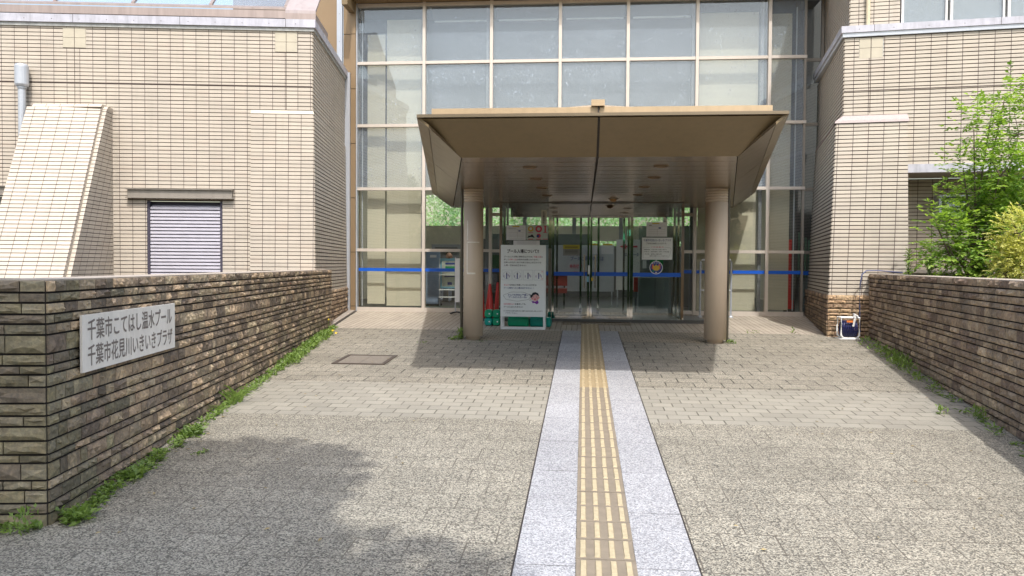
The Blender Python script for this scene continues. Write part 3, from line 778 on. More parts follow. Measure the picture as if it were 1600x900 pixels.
for u in (.555, 1.80, 3.08, 4.35, 5.6):
    sk = MB(); slab(sk, u, u+.05, .72, 6.01, 1.6, 6.75, .05); build('skylight_bar', sk, M_WMET, wing)
sk = MB(); sk.obox(*ax, .05, .55, .55, 1.7, 5.40, 5.83); build('skylight_kerb', sk, M_WMET, wing)
sk = MB(); slab(sk, .05, .55, .55, 5.88, 1.7, 6.85, .05); build('skylight_end', sk, mat('pinkish_metal', (.42, .36, .35), .5, .3, grime=.3), wing)
for a, b_ in ((.61, 1.79), (1.86, 3.07), (3.14, 4.34), (4.41, 5.59)):
    sk = MB(); slab(sk, a, b_, .72, 5.99, 1.6, 6.72, .02); build('skylight_pane', sk, M_GLASSR, wing)
sk = MB(); slab(sk, .6, 6.2, .8, 5.6, 1.65, 5.62, .02); build('skylight_interior', sk, mat('skylight_shade', (.40, .45, .44), .6), wing)

# ---------------------------------------------------------------- right wing
RA = Vector((4.09, 13.17, 0)); g1 = Vector((.99, -.141, 0)).normalized(); g2 = Vector((.141, .99, 0)).normalized()
def RB(u, out, z): p = RA+g1*u-g2*out; return (p.x, p.y, z)
rwg = thing('tiled_wing', 'cream-tiled wing on the right with dark recess, stone base and upper windows', 'building', (3.979, 12.8, gz(12.8)))
U = 5.6; z0, z1 = 1.0, 5.28; Hh = z1-z0
b = MB()
tiled(b, RB(0, 0, z0), RB(U, 0, z0), RB(U, 0, z1), RB(0, 0, z1), [(.93, 5.4, tz(1.62), tz(3.14)), (.21, .565, tz(4.94), tz(5.265))], uoff=.09, gap=.0135)
tiled(b, (4.62, 16.5, z0), RB(0, 0, z0), RB(0, 0, z1), (4.62, 16.5, z1), uoff=.03, gap=.021)
build('wall', b, [M_TILER, M_MORT], rwg)
sq = MB(); a_ = (RA.to_2d(), g1.to_2d(), (-g2).to_2d())
for a, b_ in ((.214, .38), (.388, .56)):
    for c, d in ((4.945, 5.098), (5.104, 5.26)): sq.obox(*a_, a, b_, -.01, .014, c, d)
build('plain_tile_patch', sq, M_PLAIN, rwg)
cj = MB(); cj.obox(*a_, .379, .389, 0, .0155, 4.08, 5.27); cj.obox(*a_, 0, U, 0, .015, 4.43, 4.444); build('control_joint', cj, M_MORT, rwg)
cp = MB(); cp.obox(*a_, -.06, U, -.3, .06, 5.345, 5.45); cp.obox(RA.to_2d(), g2.to_2d(), (-g1).to_2d(), .31, 3.2, -.3, .06, 5.345, 5.45)
build('coping', cp, M_COPING, rwg)
cp = MB(); cp.obox(*a_, -.04, U, -.2, .042, 5.28, 5.344); cp.obox(RA.to_2d(), g2.to_2d(), (-g1).to_2d(), .21, 3.2, -.2, .04, 5.28, 5.344)
build('coping_band', cp, M_SILV, rwg)
cs = MB()
for u in (.42, 2.2, 4.):
    cs = MB(); cs.obox(*a_, u-.003, u+.003, .055, .0615, 5.345, 5.4505); build('coping_joint', cs, M_DARK, rwg)
for u in [.2+.5*i for i in range(6)]:
    cs = MB(); cs.disc(RB(u, .0615, 5.39), tuple(g1), (0, 0, 1), .007, 6); build('rivet', cs, M_DARK, rwg)
# upper storey, slightly set back
b = MB(); S = .12
tiled(b, RB(S-.03, -S, 5.36), RB(.82, -S, 5.36), RB(.82, -S, 9.2), RB(S-.03, -S, 9.2), uoff=.1)
tiled(b, (4.70, 16.4, 5.3), RB(S-.03, -S, 5.3), RB(S-.03, -S, 9.2), (4.70, 16.4, 9.2), uoff=.1, gap=.019)
build('upper_wall', b, [M_TILER, M_MORT], rwg)
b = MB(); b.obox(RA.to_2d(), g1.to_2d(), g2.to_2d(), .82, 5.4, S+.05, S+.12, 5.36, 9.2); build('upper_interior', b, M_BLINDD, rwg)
for i, (a, c) in enumerate(((.84, 1.50), (1.54, 2.30), (2.34, 3.1))):
    f = MB(); o_ = (RA.to_2d(), g1.to_2d(), g2.to_2d())
    f.obox(*o_, a, a+.035, S-.02, S+.04, 5.38, 7.4); f.obox(*o_, c-.03, c, S-.02, S+.04, 5.38, 7.4); f.obox(*o_, a+.036, c-.031, S-.02, S+.04, 5.365, 5.40)
    wf = build('window', f, M_WPAINT, rwg)
    pn = MB(); pn.obox(*o_, a+.036, c-.031, S+.005, S+.011, 5.40, 7.4); build('pane', pn, M_GLASSR, wf)
# recess
b = MB()
z0, z1 = 1.62, 3.14; Hh = z1-z0
tiled(b, RB(.93, -.9, 1.62), RB(5.4, -.9, 1.62), RB(5.4, -.9, 3.13), RB(.93, -.9, 3.13), uoff=.06)
tiled(b, RB(.93, -.012, 1.62), RB(.93, -.9, 1.62), RB(.93, -.9, 3.13), RB(.93, -.012, 3.13), uoff=.06)
build('recess_wall', b, [M_TILER, M_MORT], rwg)
b = MB(); o_ = (RA.to_2d(), g1.to_2d(), g2.to_2d()); b.obox(*o_, .93, 5.4, .0, .95, 3.141, 3.2); build('recess_ceiling', b, M_GREY, rwg)
b = MB(); b.obox(*o_, .915, 5.4, -.05, .04, 3.135, 3.265); build('lintel', b, M_COPING, rwg)
b = MB(); b.obox(*o_, .915, 5.4, -.05, .9, 1.575, 1.618); build('recess_sill', b, M_CAP, rwg)
# battered pier
pz0, pz1 = 1.21, 3.92
pr = MB()
tiled(pr, RB(-.20, .21, pz0), RB(.95, .21, pz0), RB(.915, .10, pz1), RB(-.12, .10, pz1), uoff=.195, gap=.0135, pitch=.0615)
tiled(pr, (4.44, 16.3, pz0), RB(-.20, .21, pz0), RB(-.12, .10, pz1), (4.55, 16.3, pz1), uoff=.1, gap=.021, pitch=.0615)
pr.quad(RB(.95, .21, pz0), RB(.93, 0, pz0), RB(.915, 0, pz1), RB(.915, .10, pz1), 0)
build('pier', pr, [M_TILER, M_MORT], rwg)
pc = MB()
pc.hexa([RB(-.15, .13, pz1), RB(.935, .13, pz1), RB(.935, -.0, pz1), RB(-.15, 0, pz1), RB(-.13, .12, pz1+.04), RB(.93, .12, pz1+.04), RB(.93, 0, pz1+.14), RB(-.0, 0, pz1+.14)])
pc.hexa([RB(-.15, .13, pz1), RB(-.001, .0, pz1), (4.64, 16.28, pz1), (4.52, 16.28, pz1), RB(-.13, .12, pz1+.04), RB(-.001, 0, pz1+.14), (4.65, 16.28, pz1+.14), (4.54, 16.28, pz1+.04)])
build('pier_cap', pc, mat('pink_granite', (.42, .35, .34), .55, var=.25, vs=60), rwg)
sb = MB(); sb.col = []
A0 = Vector(RB(-.22, .235, 0)).to_2d(); A1 = Vector(RB(.95, .235, 0)).to_2d(); dd = (A1-A0).normalized()
hsb = [.085, .055, .08, .06, .05, .075, .06, .045, .06, .07, .07]
stone_face(sb, tuple(A0), tuple(dd), (dd[1], -dd[0]), (A1-A0).length, 1.22, lambda u: .3, hsb, .13, .30, [(.36, .26, .165), (.30, .22, .14), (.40, .30, .19), (.24, .17, .11)], depth=.03)
B0 = Vector((4.39, 16.28)); dd2 = (A0-B0).normalized()
stone_face(sb, tuple(B0), tuple(dd2), (dd2[1], -dd2[0]), (A0-B0).length, 1.22, lambda u: .3, hsb, .13, .30, [(.20, .15, .10), (.26, .19, .13), (.16, .12, .09)], depth=.03)
build('stone_base', sb, M_STONE, rwg)
b = MB(); b.hexa([(B0.x, B0.y, .4), (A0.x, A0.y, .4), (A1.x, A1.y, .4), (5.2, 15.9, .4), (B0.x, B0.y, 1.21), (A0.x, A0.y, 1.21), (A1.x, A1.y, 1.21), (5.2, 15.9, 1.21)]); build('base_core', b, M_SMORT, rwg)
# vent hood in the recess
vh = thing('vent_hood', 'small stainless vent hood box inside the shaded recess on the right', 'vent hood', RB(1.75, -.7, 2.4))
b = MB(); b.obox(*o_, 1.56, 1.60, .55, .9, 2.5, 2.83); b.obox(*o_, 1.60, 2.0, .52, .9, 2.80, 2.83); build('bracket', b, M_SILV, vh)
b = MB()
pts = [(.9, 2.76), (.62, 2.76), (.55, 2.68), (.55, 2.5), (.9, 2.5)]
b.prism([RB(1.66, -y, z) for y, z in pts], tuple(g1*0), tuple(g1*.34)); build('hood', b, M_SILV, vh)
# rain pipe on the upper wall
rp = thing('rain_pipe', 'cream vertical rain pipe on the upper right tiled wall', 'pipe', RB(.345, -.06, 5.36))
b = MB(); p = RB(.345, -.06, 0); b.tube([(p[0], p[1], 5.37), (p[0], p[1], 9)], .032, 12); 
b.lathe(p[0], p[1], [(.036, 5.9), (.04, 5.91), (.04, 5.95), (.036, 5.96)], 12); build('pipe', b, mat('cream_pvc', (.62, .54, .38), .4), rp)

# ---------------------------------------------------------------- entrance hall: curtain wall, brown panels, soffit
FY = 16.0
hall = thing('entrance_hall', 'tall glass-fronted entrance hall with brown panels between the two tiled wings', 'building', (0, FY, gz(FY)))
XS = [-4.60, -3.22, -1.86, -.49, .84, 2.18, 3.56]; XE = 4.235
ZS = [.78, 1.945, 3.185, 4.46, 5.715, 6.85]
zf = .70
for i, x in enumerate(XS[1:], 1):
    zb = zf if (x < -1 or x > 2.1) and i != 0 else 2.83
    b = MB(); b.box(x-.03, x+.03, FY-.045, FY+.09, zb, 6.93); build('mullion', b, M_ALU, hall)
b = MB(); b.box(-4.615, -4.59, FY-.03, FY+.09, zf, 6.93); build('mullion', b, M_SILV, hall)
b = MB(); b.box(XE-.02, XE+.02, FY-.02, FY+.05, zf, 6.93); build('mullion', b, M_GREY, hall)
def seg_transom(z, h, prj=.03, only=None):
    for i in range(7):
        xa = XS[i]+(.031 if i else .012); xb = (XS[i+1]-.031) if i < 6 else XE+.03
        if only and i not in only: continue
        if z < 2.9 and 2 <= i <= 4: continue
        b = MB(); b.box(xa, xb, FY-prj, FY+.07, z-h/2, z+h/2); build('transom', b, M_ALU, hall)
for z in ZS[1:5]: seg_transom(z, .058)
seg_transom(6.875, .06)
seg_transom(.735, .085, .035)
# panes
for i in range(7):
    xa, xb = XS[i]+.02, (XS[i+1]-.02 if i < 6 else XE-.02)
    zz = [.77]+ZS[1:5]+[6.86]
    for j in range(5):
        if 2 <= i <= 4 and j <= 1: continue
        m = M_GLASSW if (j >= 3 and 1 <= i <= 4) else (M_GLASSR if j >= 2 else M_GLASS)
        if i == 0 and j >= 2: m = M_GLASSR
        b = MB(); b.box(xa, xb, FY+.01, FY+.016, zz[j]+.02, zz[j+1]-.02); build('window_pane', b, m, hall)
# right return glazing (dark, set back)
b = MB(); b.box(4.60, 4.65, FY+.24, FY+.30, zf, 6.95)
b.box(4.27, 4.599, FY+.25, FY+.29, 6.88, 6.94)
for z in ZS[1:5]: b.box(XE+.03, 4.599, FY+.25, FY+.30, z-.03, z+.03)
b.box(XE+.03, 4.599, FY+.25, FY+.30, .70, .77); b.box(XE-.01, XE+.03, FY+.051, FY+.3, .70, .77)
build('return_frame', b, M_GREY, hall)
for z0_, z1_ in zip([.77]+ZS[1:5], ZS[1:5]+[6.91]):
    b = MB(); b.box(XE+.025, 4.60, FY+.268, FY+.274, z0_, z1_-.03); build('window_pane', b, M_GLASSD, hall)
# brown wall panels on the left of the glazing, with pale flashings
zc = [.70, .80, 1.90, 3.0, 4.1, 5.2, 6.3, 7.4, 8.6]
for a, c in zip(zc, zc[1:]):
    b = MB(); b.box(-4.72, -4.617, FY-.06, FY+.3, a+.006, c-.006); build('wall_panel', b, M_BROWN, hall)
    if a > 5:
        b = MB(); b.box(-4.88, -4.725, FY-.03, FY+.3, a+.006, c-.006); build('wall_panel', b, M_BROWN, hall)
b = MB(); b.box(-5.46, -5.005, FY-.02, FY+.3, 5.2, 9); build('wall_panel', b, M_BROWN, hall)
b = MB(); b.box(-7.2, -5.466, FY-.01, FY+.3, 5.2, 9); build('wall_panel', b, mat('grey_brown_panel', (.16, .125, .10), .5, .3), hall)
b = MB(); b.box(-4.88, -4.618, FY+.0, FY+.28, .7, 9); build('panel_backing', b, M_DARK, hall)
b = MB(); b.box(-4.885, -4.725, FY-.10, FY-.03, .69, 5.52); build('flashing', b, M_SILV, hall)
b = MB(); b.box(-5.0, -4.89, FY-.08, FY-.02, 5.36, 9); build('flashing', b, M_SILV, hall)
for z in [1+.55*i for i in range(9)]: b = MB(); b.disc((-4.805, FY-.1005, z), (1, 0, 0), (0, 0, 1), .006, 6); build('rivet', b, M_DARK, hall)
for z in [5.6+.55*i for i in range(3)]: b = MB(); b.disc((-4.945, FY-.0805, z), (1, 0, 0), (0, 0, 1), .006, 6); build('rivet', b, M_DARK, hall)
# soffit above the glass
for i in range(14):
    xa = -4.62+.68*i
    b = MB(); b.box(xa+.005, xa+.675, FY-.34, FY-.03, 6.915, 6.96); build('soffit_panel', b, M_SOFF2, hall)
b = MB(); b.box(-4.72, 4.7, FY-.36, FY+.1, 6.962, 7.0); b.box(-4.72, 4.95, FY-.36, FY-.34, 6.90, 8.5, 1); build('fascia', b, [M_DARK, M_BROWN2], hall)
b = MB(); b.box(4.2, 4.9, FY+.2, FY+.45, 6.945, 9); build('fascia_return', b, M_BROWN2, hall)
b = MB(); b.box(-4.74, -4.626, FY-.60, FY-.061, 6.72, 7.0); build('fascia_end', b, M_BROWN2, hall)

b = MB(); b.box(-4.61, 4.25, FY+.02, FY+.5, 6.911, 6.96); b.box(-4.61, 4.6, FY+.3, FY+1.3, 6.965, 7.2); build('head_box', b, M_DKINT, hall)
# ---- interior of the hall
b = MB(); b.box(-6, 6, 16.36, 27, .60, .70); b.box(-2.0, 2.2, 14.5, 16.36, .55, .69); build('lobby_floor', b, M_LFLOOR, hall)
b = MB(); b.box(-6, 6, 17.6, 26, 4.25, 4.35); build('lobby_ceiling', b, mat('lobby_ceiling_mat', (.42, .42, .41), .8), hall)
b = MB()
b.box(-6, 6, 26, 26.1, .7, 1.45); b.box(-6, -3.4, 26, 26.1, 1.45, 2.93); b.box(-3.4, 4.0, 26, 26.1, 2.45, 2.93); b.box(-6, 6, 26, 26.1, 3.95, 4.3)
for x in (-3.4, -1.9, -.3, 1.2, 2.6, 4.0): b.box(x-.06, x+.06, 26-.03, 26.05, 1.45, 3.95, 1)
b.box(4.0, 6, 26, 26.1, 1.45, 3.95); build('back_wall', b, [M_CREAMW, M_GREYIN], hall)
b = MB(); b.box(-6.1, -6, 16.3, 26, .7, 4.3); b.box(5.2, 5.3, 16.3, 26, .7, 4.3); build('side_wall', b, M_CREAMW, hall)
b = MB(); b.box(-5, 4.55, 17.3, 17.35, 3.3, 7.0); b.box(-5, 4.69, 16.46, 17.6, 7.0, 7.05); build('upper_screen_wall', b, M_DKINT, hall)
# blinds behind the glass
def blind(x0, x1, z0, z1, y, m):
    b = MB(); b.box(x0, x1, y, y+.012, z0, z1); return build('roller_blind', b, m, hall)
blind(-4.44, -4.07, .84, 6.35, FY+.20, M_BLIND); blind(-4.05, -3.33, .80, 6.66, FY+.26, M_BLIND)
for x0, x1 in ((-3.12, -1.92), (-1.80, -.55), (-.43, .78), (.90, 2.10)):
    blind(x0, x1, 4.2, 6.9, FY+.32, M_BLINDG)
    b = MB(); b.box(x0+.05, x1-.02, FY+.29, FY+.315, 6.60, 6.635); build('blind_rail', b, M_SILV, hall)
blind(2.26, 3.40, .78, 6.66, FY+.24, M_BLIND)
blind(3.63, 4.04, .80, 6.62, FY+.24, M_BLIND)
for x in (-3.27, 3.45, 2.13, -1.95): 
    b = MB(); b.box(x-.03, x+.03, FY+.12, FY+.2, .7, 6.9); build('inner_post', b, M_GREYIN, hall)
b = MB(); b.box(4.085, 4.105, FY+.1, FY+.12, .8, 6.7); b.box(-4.53, -4.51, FY+.1, FY+.12, .8, 6.8); build('blind_guide', b, M_SILV, hall)
b = MB(); b.box(4.12, 4.2, FY+.3, FY+1.2, 1, 6.9); b.box(4.2, 5.2, FY+1.2, FY+1.25, .7, 7.4); build('dark_partition', b, M_DKINT, hall)
# blue safety band on the glass
def tape(x0, x1, y, z0, z1, parent):
    b = MB(); b.box(x0, x1, y-.003, y, z0, z1); return build('safety_band', b, M_BLUE, parent)
for i in (0, 1, 5, 6):
    xa, xb = XS[i]+.032, (XS[i+1]-.032 if i < 6 else XE-.02)
    tape(xa, xb, FY+.008, 1.515+.0*i, 1.58, hall)
tape(4.26, 4.59, FY+.266, 1.50, 1.575, hall)
# ceiling lamps inside that are on
for i, (x, y) in enumerate(((-3.8, 19), (-1.2, 19), (1.2, 19), (-3.8, 22), (-1.2, 22), (1.2, 22), (3.4, 21))):
    t_ = thing('ceiling_lamp', 'lit square ceiling lamp %s' % ('at the left in the row nearest the glass', 'just left of the doors in the row nearest the glass', 'just right of the doors in the row nearest the glass', 'at the left in the far row over the reception counter', 'in the far row just left of the doors', 'in the far row just right of the doors', 'at the far right of the lobby')[i], 'ceiling lamp', (x, y, 4.25), 'lamps on the lobby ceiling')
    b = MB(); b.box(x-.3, x+.3, y-.3, y+.3, 4.20, 4.249); build('housing', b, M_WHITE, t_)
    b = MB(); b.box(x-.27, x+.27, y-.27, y+.27, 4.19, 4.199); build('diffuser', b, mat('lamp_diffuser', (.8, .8, .8), .5, emit=((1, .97, .9), 16)), t_)

# ---------------------------------------------------------------- vestibule with automatic doors
VY = 14.55; VX0, VX1 = -1.52, 1.79; vf = gz(VY)+.01; vt = 2.78
ves = thing('entrance_vestibule', 'glass entrance vestibule with automatic double doors and stainless posts', 'doorway', (.14, VY, gz(VY)))
def post(x, y, wx, wy, za=None, zb=vt, m=M_STEEL, name='post'):
    b = MB(); b.box(x-wx/2, x+wx/2, y-wy/2, y+wy/2, vf if za is None else za, zb); return build(name, b, m, ves)
for x, wx in ((-1.50, .05), (-.60, .055), (.865, .055), (1.77, .05)): post(x, VY, wx, .06)
for x in (VX0+.02, VX1-.02):
    for y in (15.2, 15.85): post(x, y, .045, .06)
# header and sills
b = MB(); b.box(-.572, .837, VY-.04, VY+.05, 2.56, 2.76); build('door_header', b, M_STEEL, ves)
for a, c in ((-1.474, -.628), (.893, 1.744)):
    b = MB(); b.box(a, c, VY-.02, VY+.02, vf, vf+.045); build('sill', b, M_STEEL, ves)
    b = MB(); b.box(a, c, VY-.004, VY+.004, vf+.046, vt); build('side_light', b, M_GLASSD, ves)
for x in (VX0+.02, VX1-.02):
    b = MB(); b.box(x-.004, x+.004, VY+.04, 15.97, vf+.06, vt); build('side_glass', b, M_GLASSD, ves)
    b = MB(); b.box(x-.02, x+.02, VY+.04, 15.97, vf, vf+.055); build('sill', b, M_STEEL, ves)
b = MB(); b.box(-.60, .87, VY-.12, VY+.12, vf-.02, vf+.008); build('threshold', b, M_STEEL, ves)
for x0, x1, xs in ((-.565, .112, .085), (.122, .832, .122)):
    b = MB(); w_ = .038
    b.box(x0, x0+w_, VY-.02, VY+.02, vf+.015, 2.555); b.box(x1-w_, x1, VY-.02, VY+.02, vf+.015, 2.555)
    b.box(x0+w_, x1-w_, VY-.02, VY+.02, vf+.015, vf+.10); b.box(x0+w_, x1-w_, VY-.02, VY+.02, 2.52, 2.555)
    dr = build('door_leaf', b, M_STEEL, ves)
    b = MB(); b.box(x0+w_, x1-w_, VY-.004, VY+.004, vf+.10, 2.52); build('pane', b, M_GLASSD, dr)
    b = MB(); b.box(x0+w_, x1-w_, VY-.009, VY-.0055, 1.47, 1.54); build('safety_band', b, M_BLUE, dr)
tape(.893, 1.744, VY-.0065, 1.462, 1.535, ves); tape(-1.474, -.628, VY-.0065, 1.475, 1.545, ves)
for x, z0_, z1_, m_ in ((.105, 1.50, 1.66, M_WHITE), (.085, 1.36, 1.46, M_LBLUE), (.165, 1.38, 1.44, M_YEL)):
    b = MB(); b.box(x-.018, x+.018, VY-.026, VY-.021, z0_, z1_); build('door_sticker', b, m_, ves)
for x in (.02, .215):
    b = MB(); b.tube([(x, VY-.05, 1.25), (x, VY-.05, 1.85)], .011, 8); b.tube([(x, VY-.05, 1.28), (x, VY-.01, 1.28)], .008, 6); b.tube([(x, VY-.05, 1.82), (x, VY-.01, 1.82)], .008, 6); build('door_handle', b, M_STEEL, ves)
# inner doors
for x in (-.52, -.05, .30, .80): post(x, 16.0, .04, .05, .70, 2.7)
b = MB(); b.box(-1.45, 1.75, 15.97, 16.03, 2.62, 2.8); build('inner_header', b, M_STEEL, ves)
for a, c in ((-1.45, -.545), (.825, 1.74)):
    b = MB(); b.box(a, c, 15.995, 16.003, .72, 2.62); build('inner_glass', b, M_GLASSD, ves)
b = MB(); b.box(-1.83, -1.55, 15.99, 16.0, .75, 2.8); b.box(1.83, 2.13, 15.99, 16.0, .75, 2.8); build('side_glass', b, M_GLASSD, ves)
b = MB(); b.box(-1.85, -1.52, 15.97, 16.03, 1.91, 1.97); b.box(1.81, 2.14, 15.97, 16.03, 1.91, 1.97); b.box(-1.85, -1.52, 15.97, 16.03, 2.64, 2.7); b.box(1.81, 2.14, 15.97, 16.03, 2.64, 2.7)
b.box(1.81, 2.14, 15.97, 16.03, .71, .78); b.box(-1.85, -1.52, 15.97, 16.03, .71, .78); build('transom', b, M_ALU, ves)
b = MB(); b.box(1.84, 2.12, 15.98, 15.984, 1.515, 1.58); b.box(-1.82, -1.55, 15.98, 15.984, 1.515, 1.58); build('safety_band', b, M_BLUE, ves)
b = MB(); b.box(VX0-.1, VX1+.1, VY+.06, 16.0, 2.79, 2.797); build('vestibule_ceiling', b, M_SOFFIT, ves)
b = MB(); b.box(-.55, .80, 14.75, 15.75, vf+.02, vf+.055); build('door_mat', b, M_BLACK, ves)

# ---------------------------------------------------------------- entrance canopy
cx = .14; SZ = 2.80; TZ = 3.12
yF, yFt, yB = 8.50, 7.80, 15.95
hF, hB, tF, tB = 1.45, 2.765, 1.785, 3.18
can = thing('entrance_canopy', 'brown metal entrance canopy flaring outward on two round columns', 'canopy', (cx, 12.0, gz(12.0)))
def lerp(a, b, t): return a+(b-a)*t
# soffit panels across
n = 18
for i in range(n):
    ta, tb_ = i/n, (i+1)/n
    ya, yb = lerp(yF, yB, ta)+.011, lerp(yF, yB, tb_)-.011
    for s in (-1, 1):
        def hx(y): return lerp(hF, hB, (y-yF)/(yB-yF))-.012
        xa, xb, xc, xd = cx+s*.012, cx+s*hx(ya), cx+s*hx(yb), cx+s*.012
        P = [(xa, ya), (xb, ya), (xc, yb), (xd, yb)]
        if s < 0: P = P[::-1]
        b = MB(); b.hexa([(x, y, SZ) for x, y in P]+[(x, y, SZ+.02) for x, y in P]); build('soffit_panel', b, M_SOFFIT, can)
b = MB(); b.hexa([(cx-hF, yF, SZ+.021), (cx+hF, yF, SZ+.021), (cx+hB, yB, SZ+.021), (cx-hB, yB, SZ+.021), (cx-hF, yF, SZ+.1), (cx+hF, yF, SZ+.1), (cx+hB, yB, SZ+.1), (cx-hB, yB, SZ+.1)])
build('soffit_backing', b, M_DARK, can)
# front inclined fascia in two panels
for s in (-1, 1):
    P = [(cx+s*.012, yF-.004, SZ-.002), (cx+s*(hF-.005), yF-.004, SZ-.002), (cx+s*(tF-.05), yFt+.03, TZ-.03), (cx+s*.012, yFt+.03, TZ-.03)]
    Q = [(x, y+.03, z+.03) for x, y, z in P]
    if s < 0: P = P[::-1]; Q = Q[::-1]
    b = MB(); b.hexa(P+Q); build('front_fascia', b, M_BROWN2, can)
    # side flaps, three panels each
    for k in range(3):
        t0, t1 = k/3+.001, (k+1)/3-.001
        ys = [lerp(yF, yB, t0), lerp(yF, yB, t1)]; yt = [lerp(yFt+.03, yB, t0), lerp(yFt+.03, yB, t1)]
        P = []
        lo = [(cx+s*lerp(hF, hB, t), y, SZ-.002) for t, y in zip((t0, t1), ys)]
        hi = [(cx+s*(lerp(tF, tB, t)-.12), y, TZ-.03-.115*.32/.42) for t, y in zip((t0, t1), yt)]
        P = [lo[0], lo[1], hi[1], hi[0]]; Q = [(x+s*-.0, y, z+.03) for x, y, z in P]
        if s > 0: P = P[::-1]; Q = Q[::-1]
        b = MB(); b.hexa(P+Q); build('side_fascia', b, M_BROWN2 if k == 9 else M_LIP, can)
        lo2 = [(x+s*.006, y, z+.004) for x, y, z in hi]; hi2 = [(cx+s*lerp(tF, tB, t), y, TZ-.02) for t, y in zip((t0, t1), yt)]
        P = [lo2[0], lo2[1], hi2[1], hi2[0]]; Q = [(x, y, z+.03) for x, y, z in P]
        if s > 0: P = P[::-1]; Q = Q[::-1]
        b = MB(); b.hexa(P+Q); build('edge_panel', b, M_BROWN2, can)
# lip, upstand and roof
b = MB()
b.hexa([(cx-tF, yFt, TZ-.018), (cx+tF, yFt, TZ-.018), (cx+tB, yB, TZ-.018), (cx-tB, yB, TZ-.018), (cx-tF, yFt, TZ+.012), (cx+tF, yFt, TZ+.012), (cx+tB, yB, TZ+.012), (cx-tB, yB, TZ+.012)])
build('edge_lip', b, M_LIP, can)
for s in (-1, 1):
    P = [(cx+s*.008, yFt+.1), (cx+s*(tF-.13), yFt+.1), (cx+s*(tB-.13), yB), (cx+s*.008, yB)]
    if s < 0: P = P[::-1]
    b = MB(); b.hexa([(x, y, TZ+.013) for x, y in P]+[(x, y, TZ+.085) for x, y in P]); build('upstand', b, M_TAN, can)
b = MB()
ap = (cx-.01, 9.0, 3.445); bk = (cx-.01, yB, 3.445); l0, r0_ = (cx-1.42, 8.9, TZ+.086), (cx+1.42, 8.9, TZ+.086); lB, rB = (cx-2.6, yB, TZ+.086), (cx+2.6, yB, TZ+.086)
f0 = (cx-1.42, 8.3, TZ+.087); f1 = (cx+1.42, 8.3, TZ+.087)
l0, r0_ = f0, f1
b.poly([l0, r0_, ap]); b.poly([ap, r0_, rB, bk]); b.poly([l0, ap, bk, lB]); b.poly([lB, bk, rB]); b.poly([l0, lB, rB, r0_])
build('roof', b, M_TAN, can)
b = MB(); b.box(cx-.075, cx+.055, 7.86, 8.1, 3.21, 3.27); build('ridge_cap', b, M_TAN, can)
b = MB(); b.box(cx-.012, cx+.002, 7.88, 7.93, TZ+.01, 3.21); build('gap_strip', b, M_DARK, can)
# centre seam down the fascia and soffit is left open: dark strip above it
b = MB(); b.hexa([(cx-.011, yF, SZ+.004), (cx+.011, yF, SZ+.004), (cx+.011, yFt+.05, TZ-.03), (cx-.011, yFt+.05, TZ-.03), (cx-.011, yF, SZ+.05), (cx+.011, yF, SZ+.05), (cx+.011, yFt+.05, TZ-.02), (cx-.011, yFt+.05, TZ-.02)]); build('seam', b, M_DARK, can)
# columns
for x, r in ((-1.66, .149), (1.955, .162)):
    yc = 12.05; zg = gz(yc)
    b = MB(); prof = [(0, zg-.05), (r*.72, zg-.05), (r*.72, zg+.05), (r, zg+.055), (r, 2.60)]
    z = 2.60
    for k in range(5): prof += [(r*.9, z+.001), (r*.9, z+.012), (r, z+.014), (r, z+.038)]; z += .04
    prof += [(r, SZ-.002), (0, SZ-.002)]
    b.lathe(x, yc, prof, 40)
    col = build('column', b, M_COL, can)
    me = col.data; me.polygons.foreach_set('use_smooth', [False]*len(me.polygons))
# smooth column shafts
for o in can.children:
    if o.name.startswith('column'):
        o.modifiers.new('weld', 'WELD').merge_threshold = .0003
        o.data.polygons.foreach_set('use_smooth', [True]*len(o.data.polygons)); 
        try: o.data.set_sharp_from_angle(angle=R(30))
        except Exception: pass
colL = [o for o in can.children if o.name.startswith('column')][0]
# scuff outline on left column
b = MB(); r = .1505; xc, yc = -1.66, 12.05
def arc(a0, a1, z0, z1, rr=.1503, n=8):
    for k in range(n):
        a, c = lerp(a0, a1, k/n), lerp(a0, a1, (k+1)/n)
        b.quad((xc+rr*math.cos(a), yc+rr*math.sin(a), z0), (xc+rr*math.cos(c), yc+rr*math.sin(c), z0), (xc+rr*math.cos(c), yc+rr*math.sin(c), z1), (xc+rr*math.cos(a), yc+rr*math.sin(a), z1))
arc(R(238), R(315), 1.985, 2.003); arc(R(238), R(290), 1.515, 1.54); arc(R(236), R(242), 1.54, 1.985); arc(R(238), R(244), 2.03, 2.32)
build('tape_residue', b, M_SCUFF, can)
dpm = mat('olive_pipe', (.085, .075, .055), .4, .3)
for x in (-1.66-.185, 1.955+.185):
    b = MB(); b.tube([(x, 12.1, gz(12.1)), (x, 12.1, SZ)], .022 if x < 0 else .02, 10); build('downpipe', b, dpm, can)
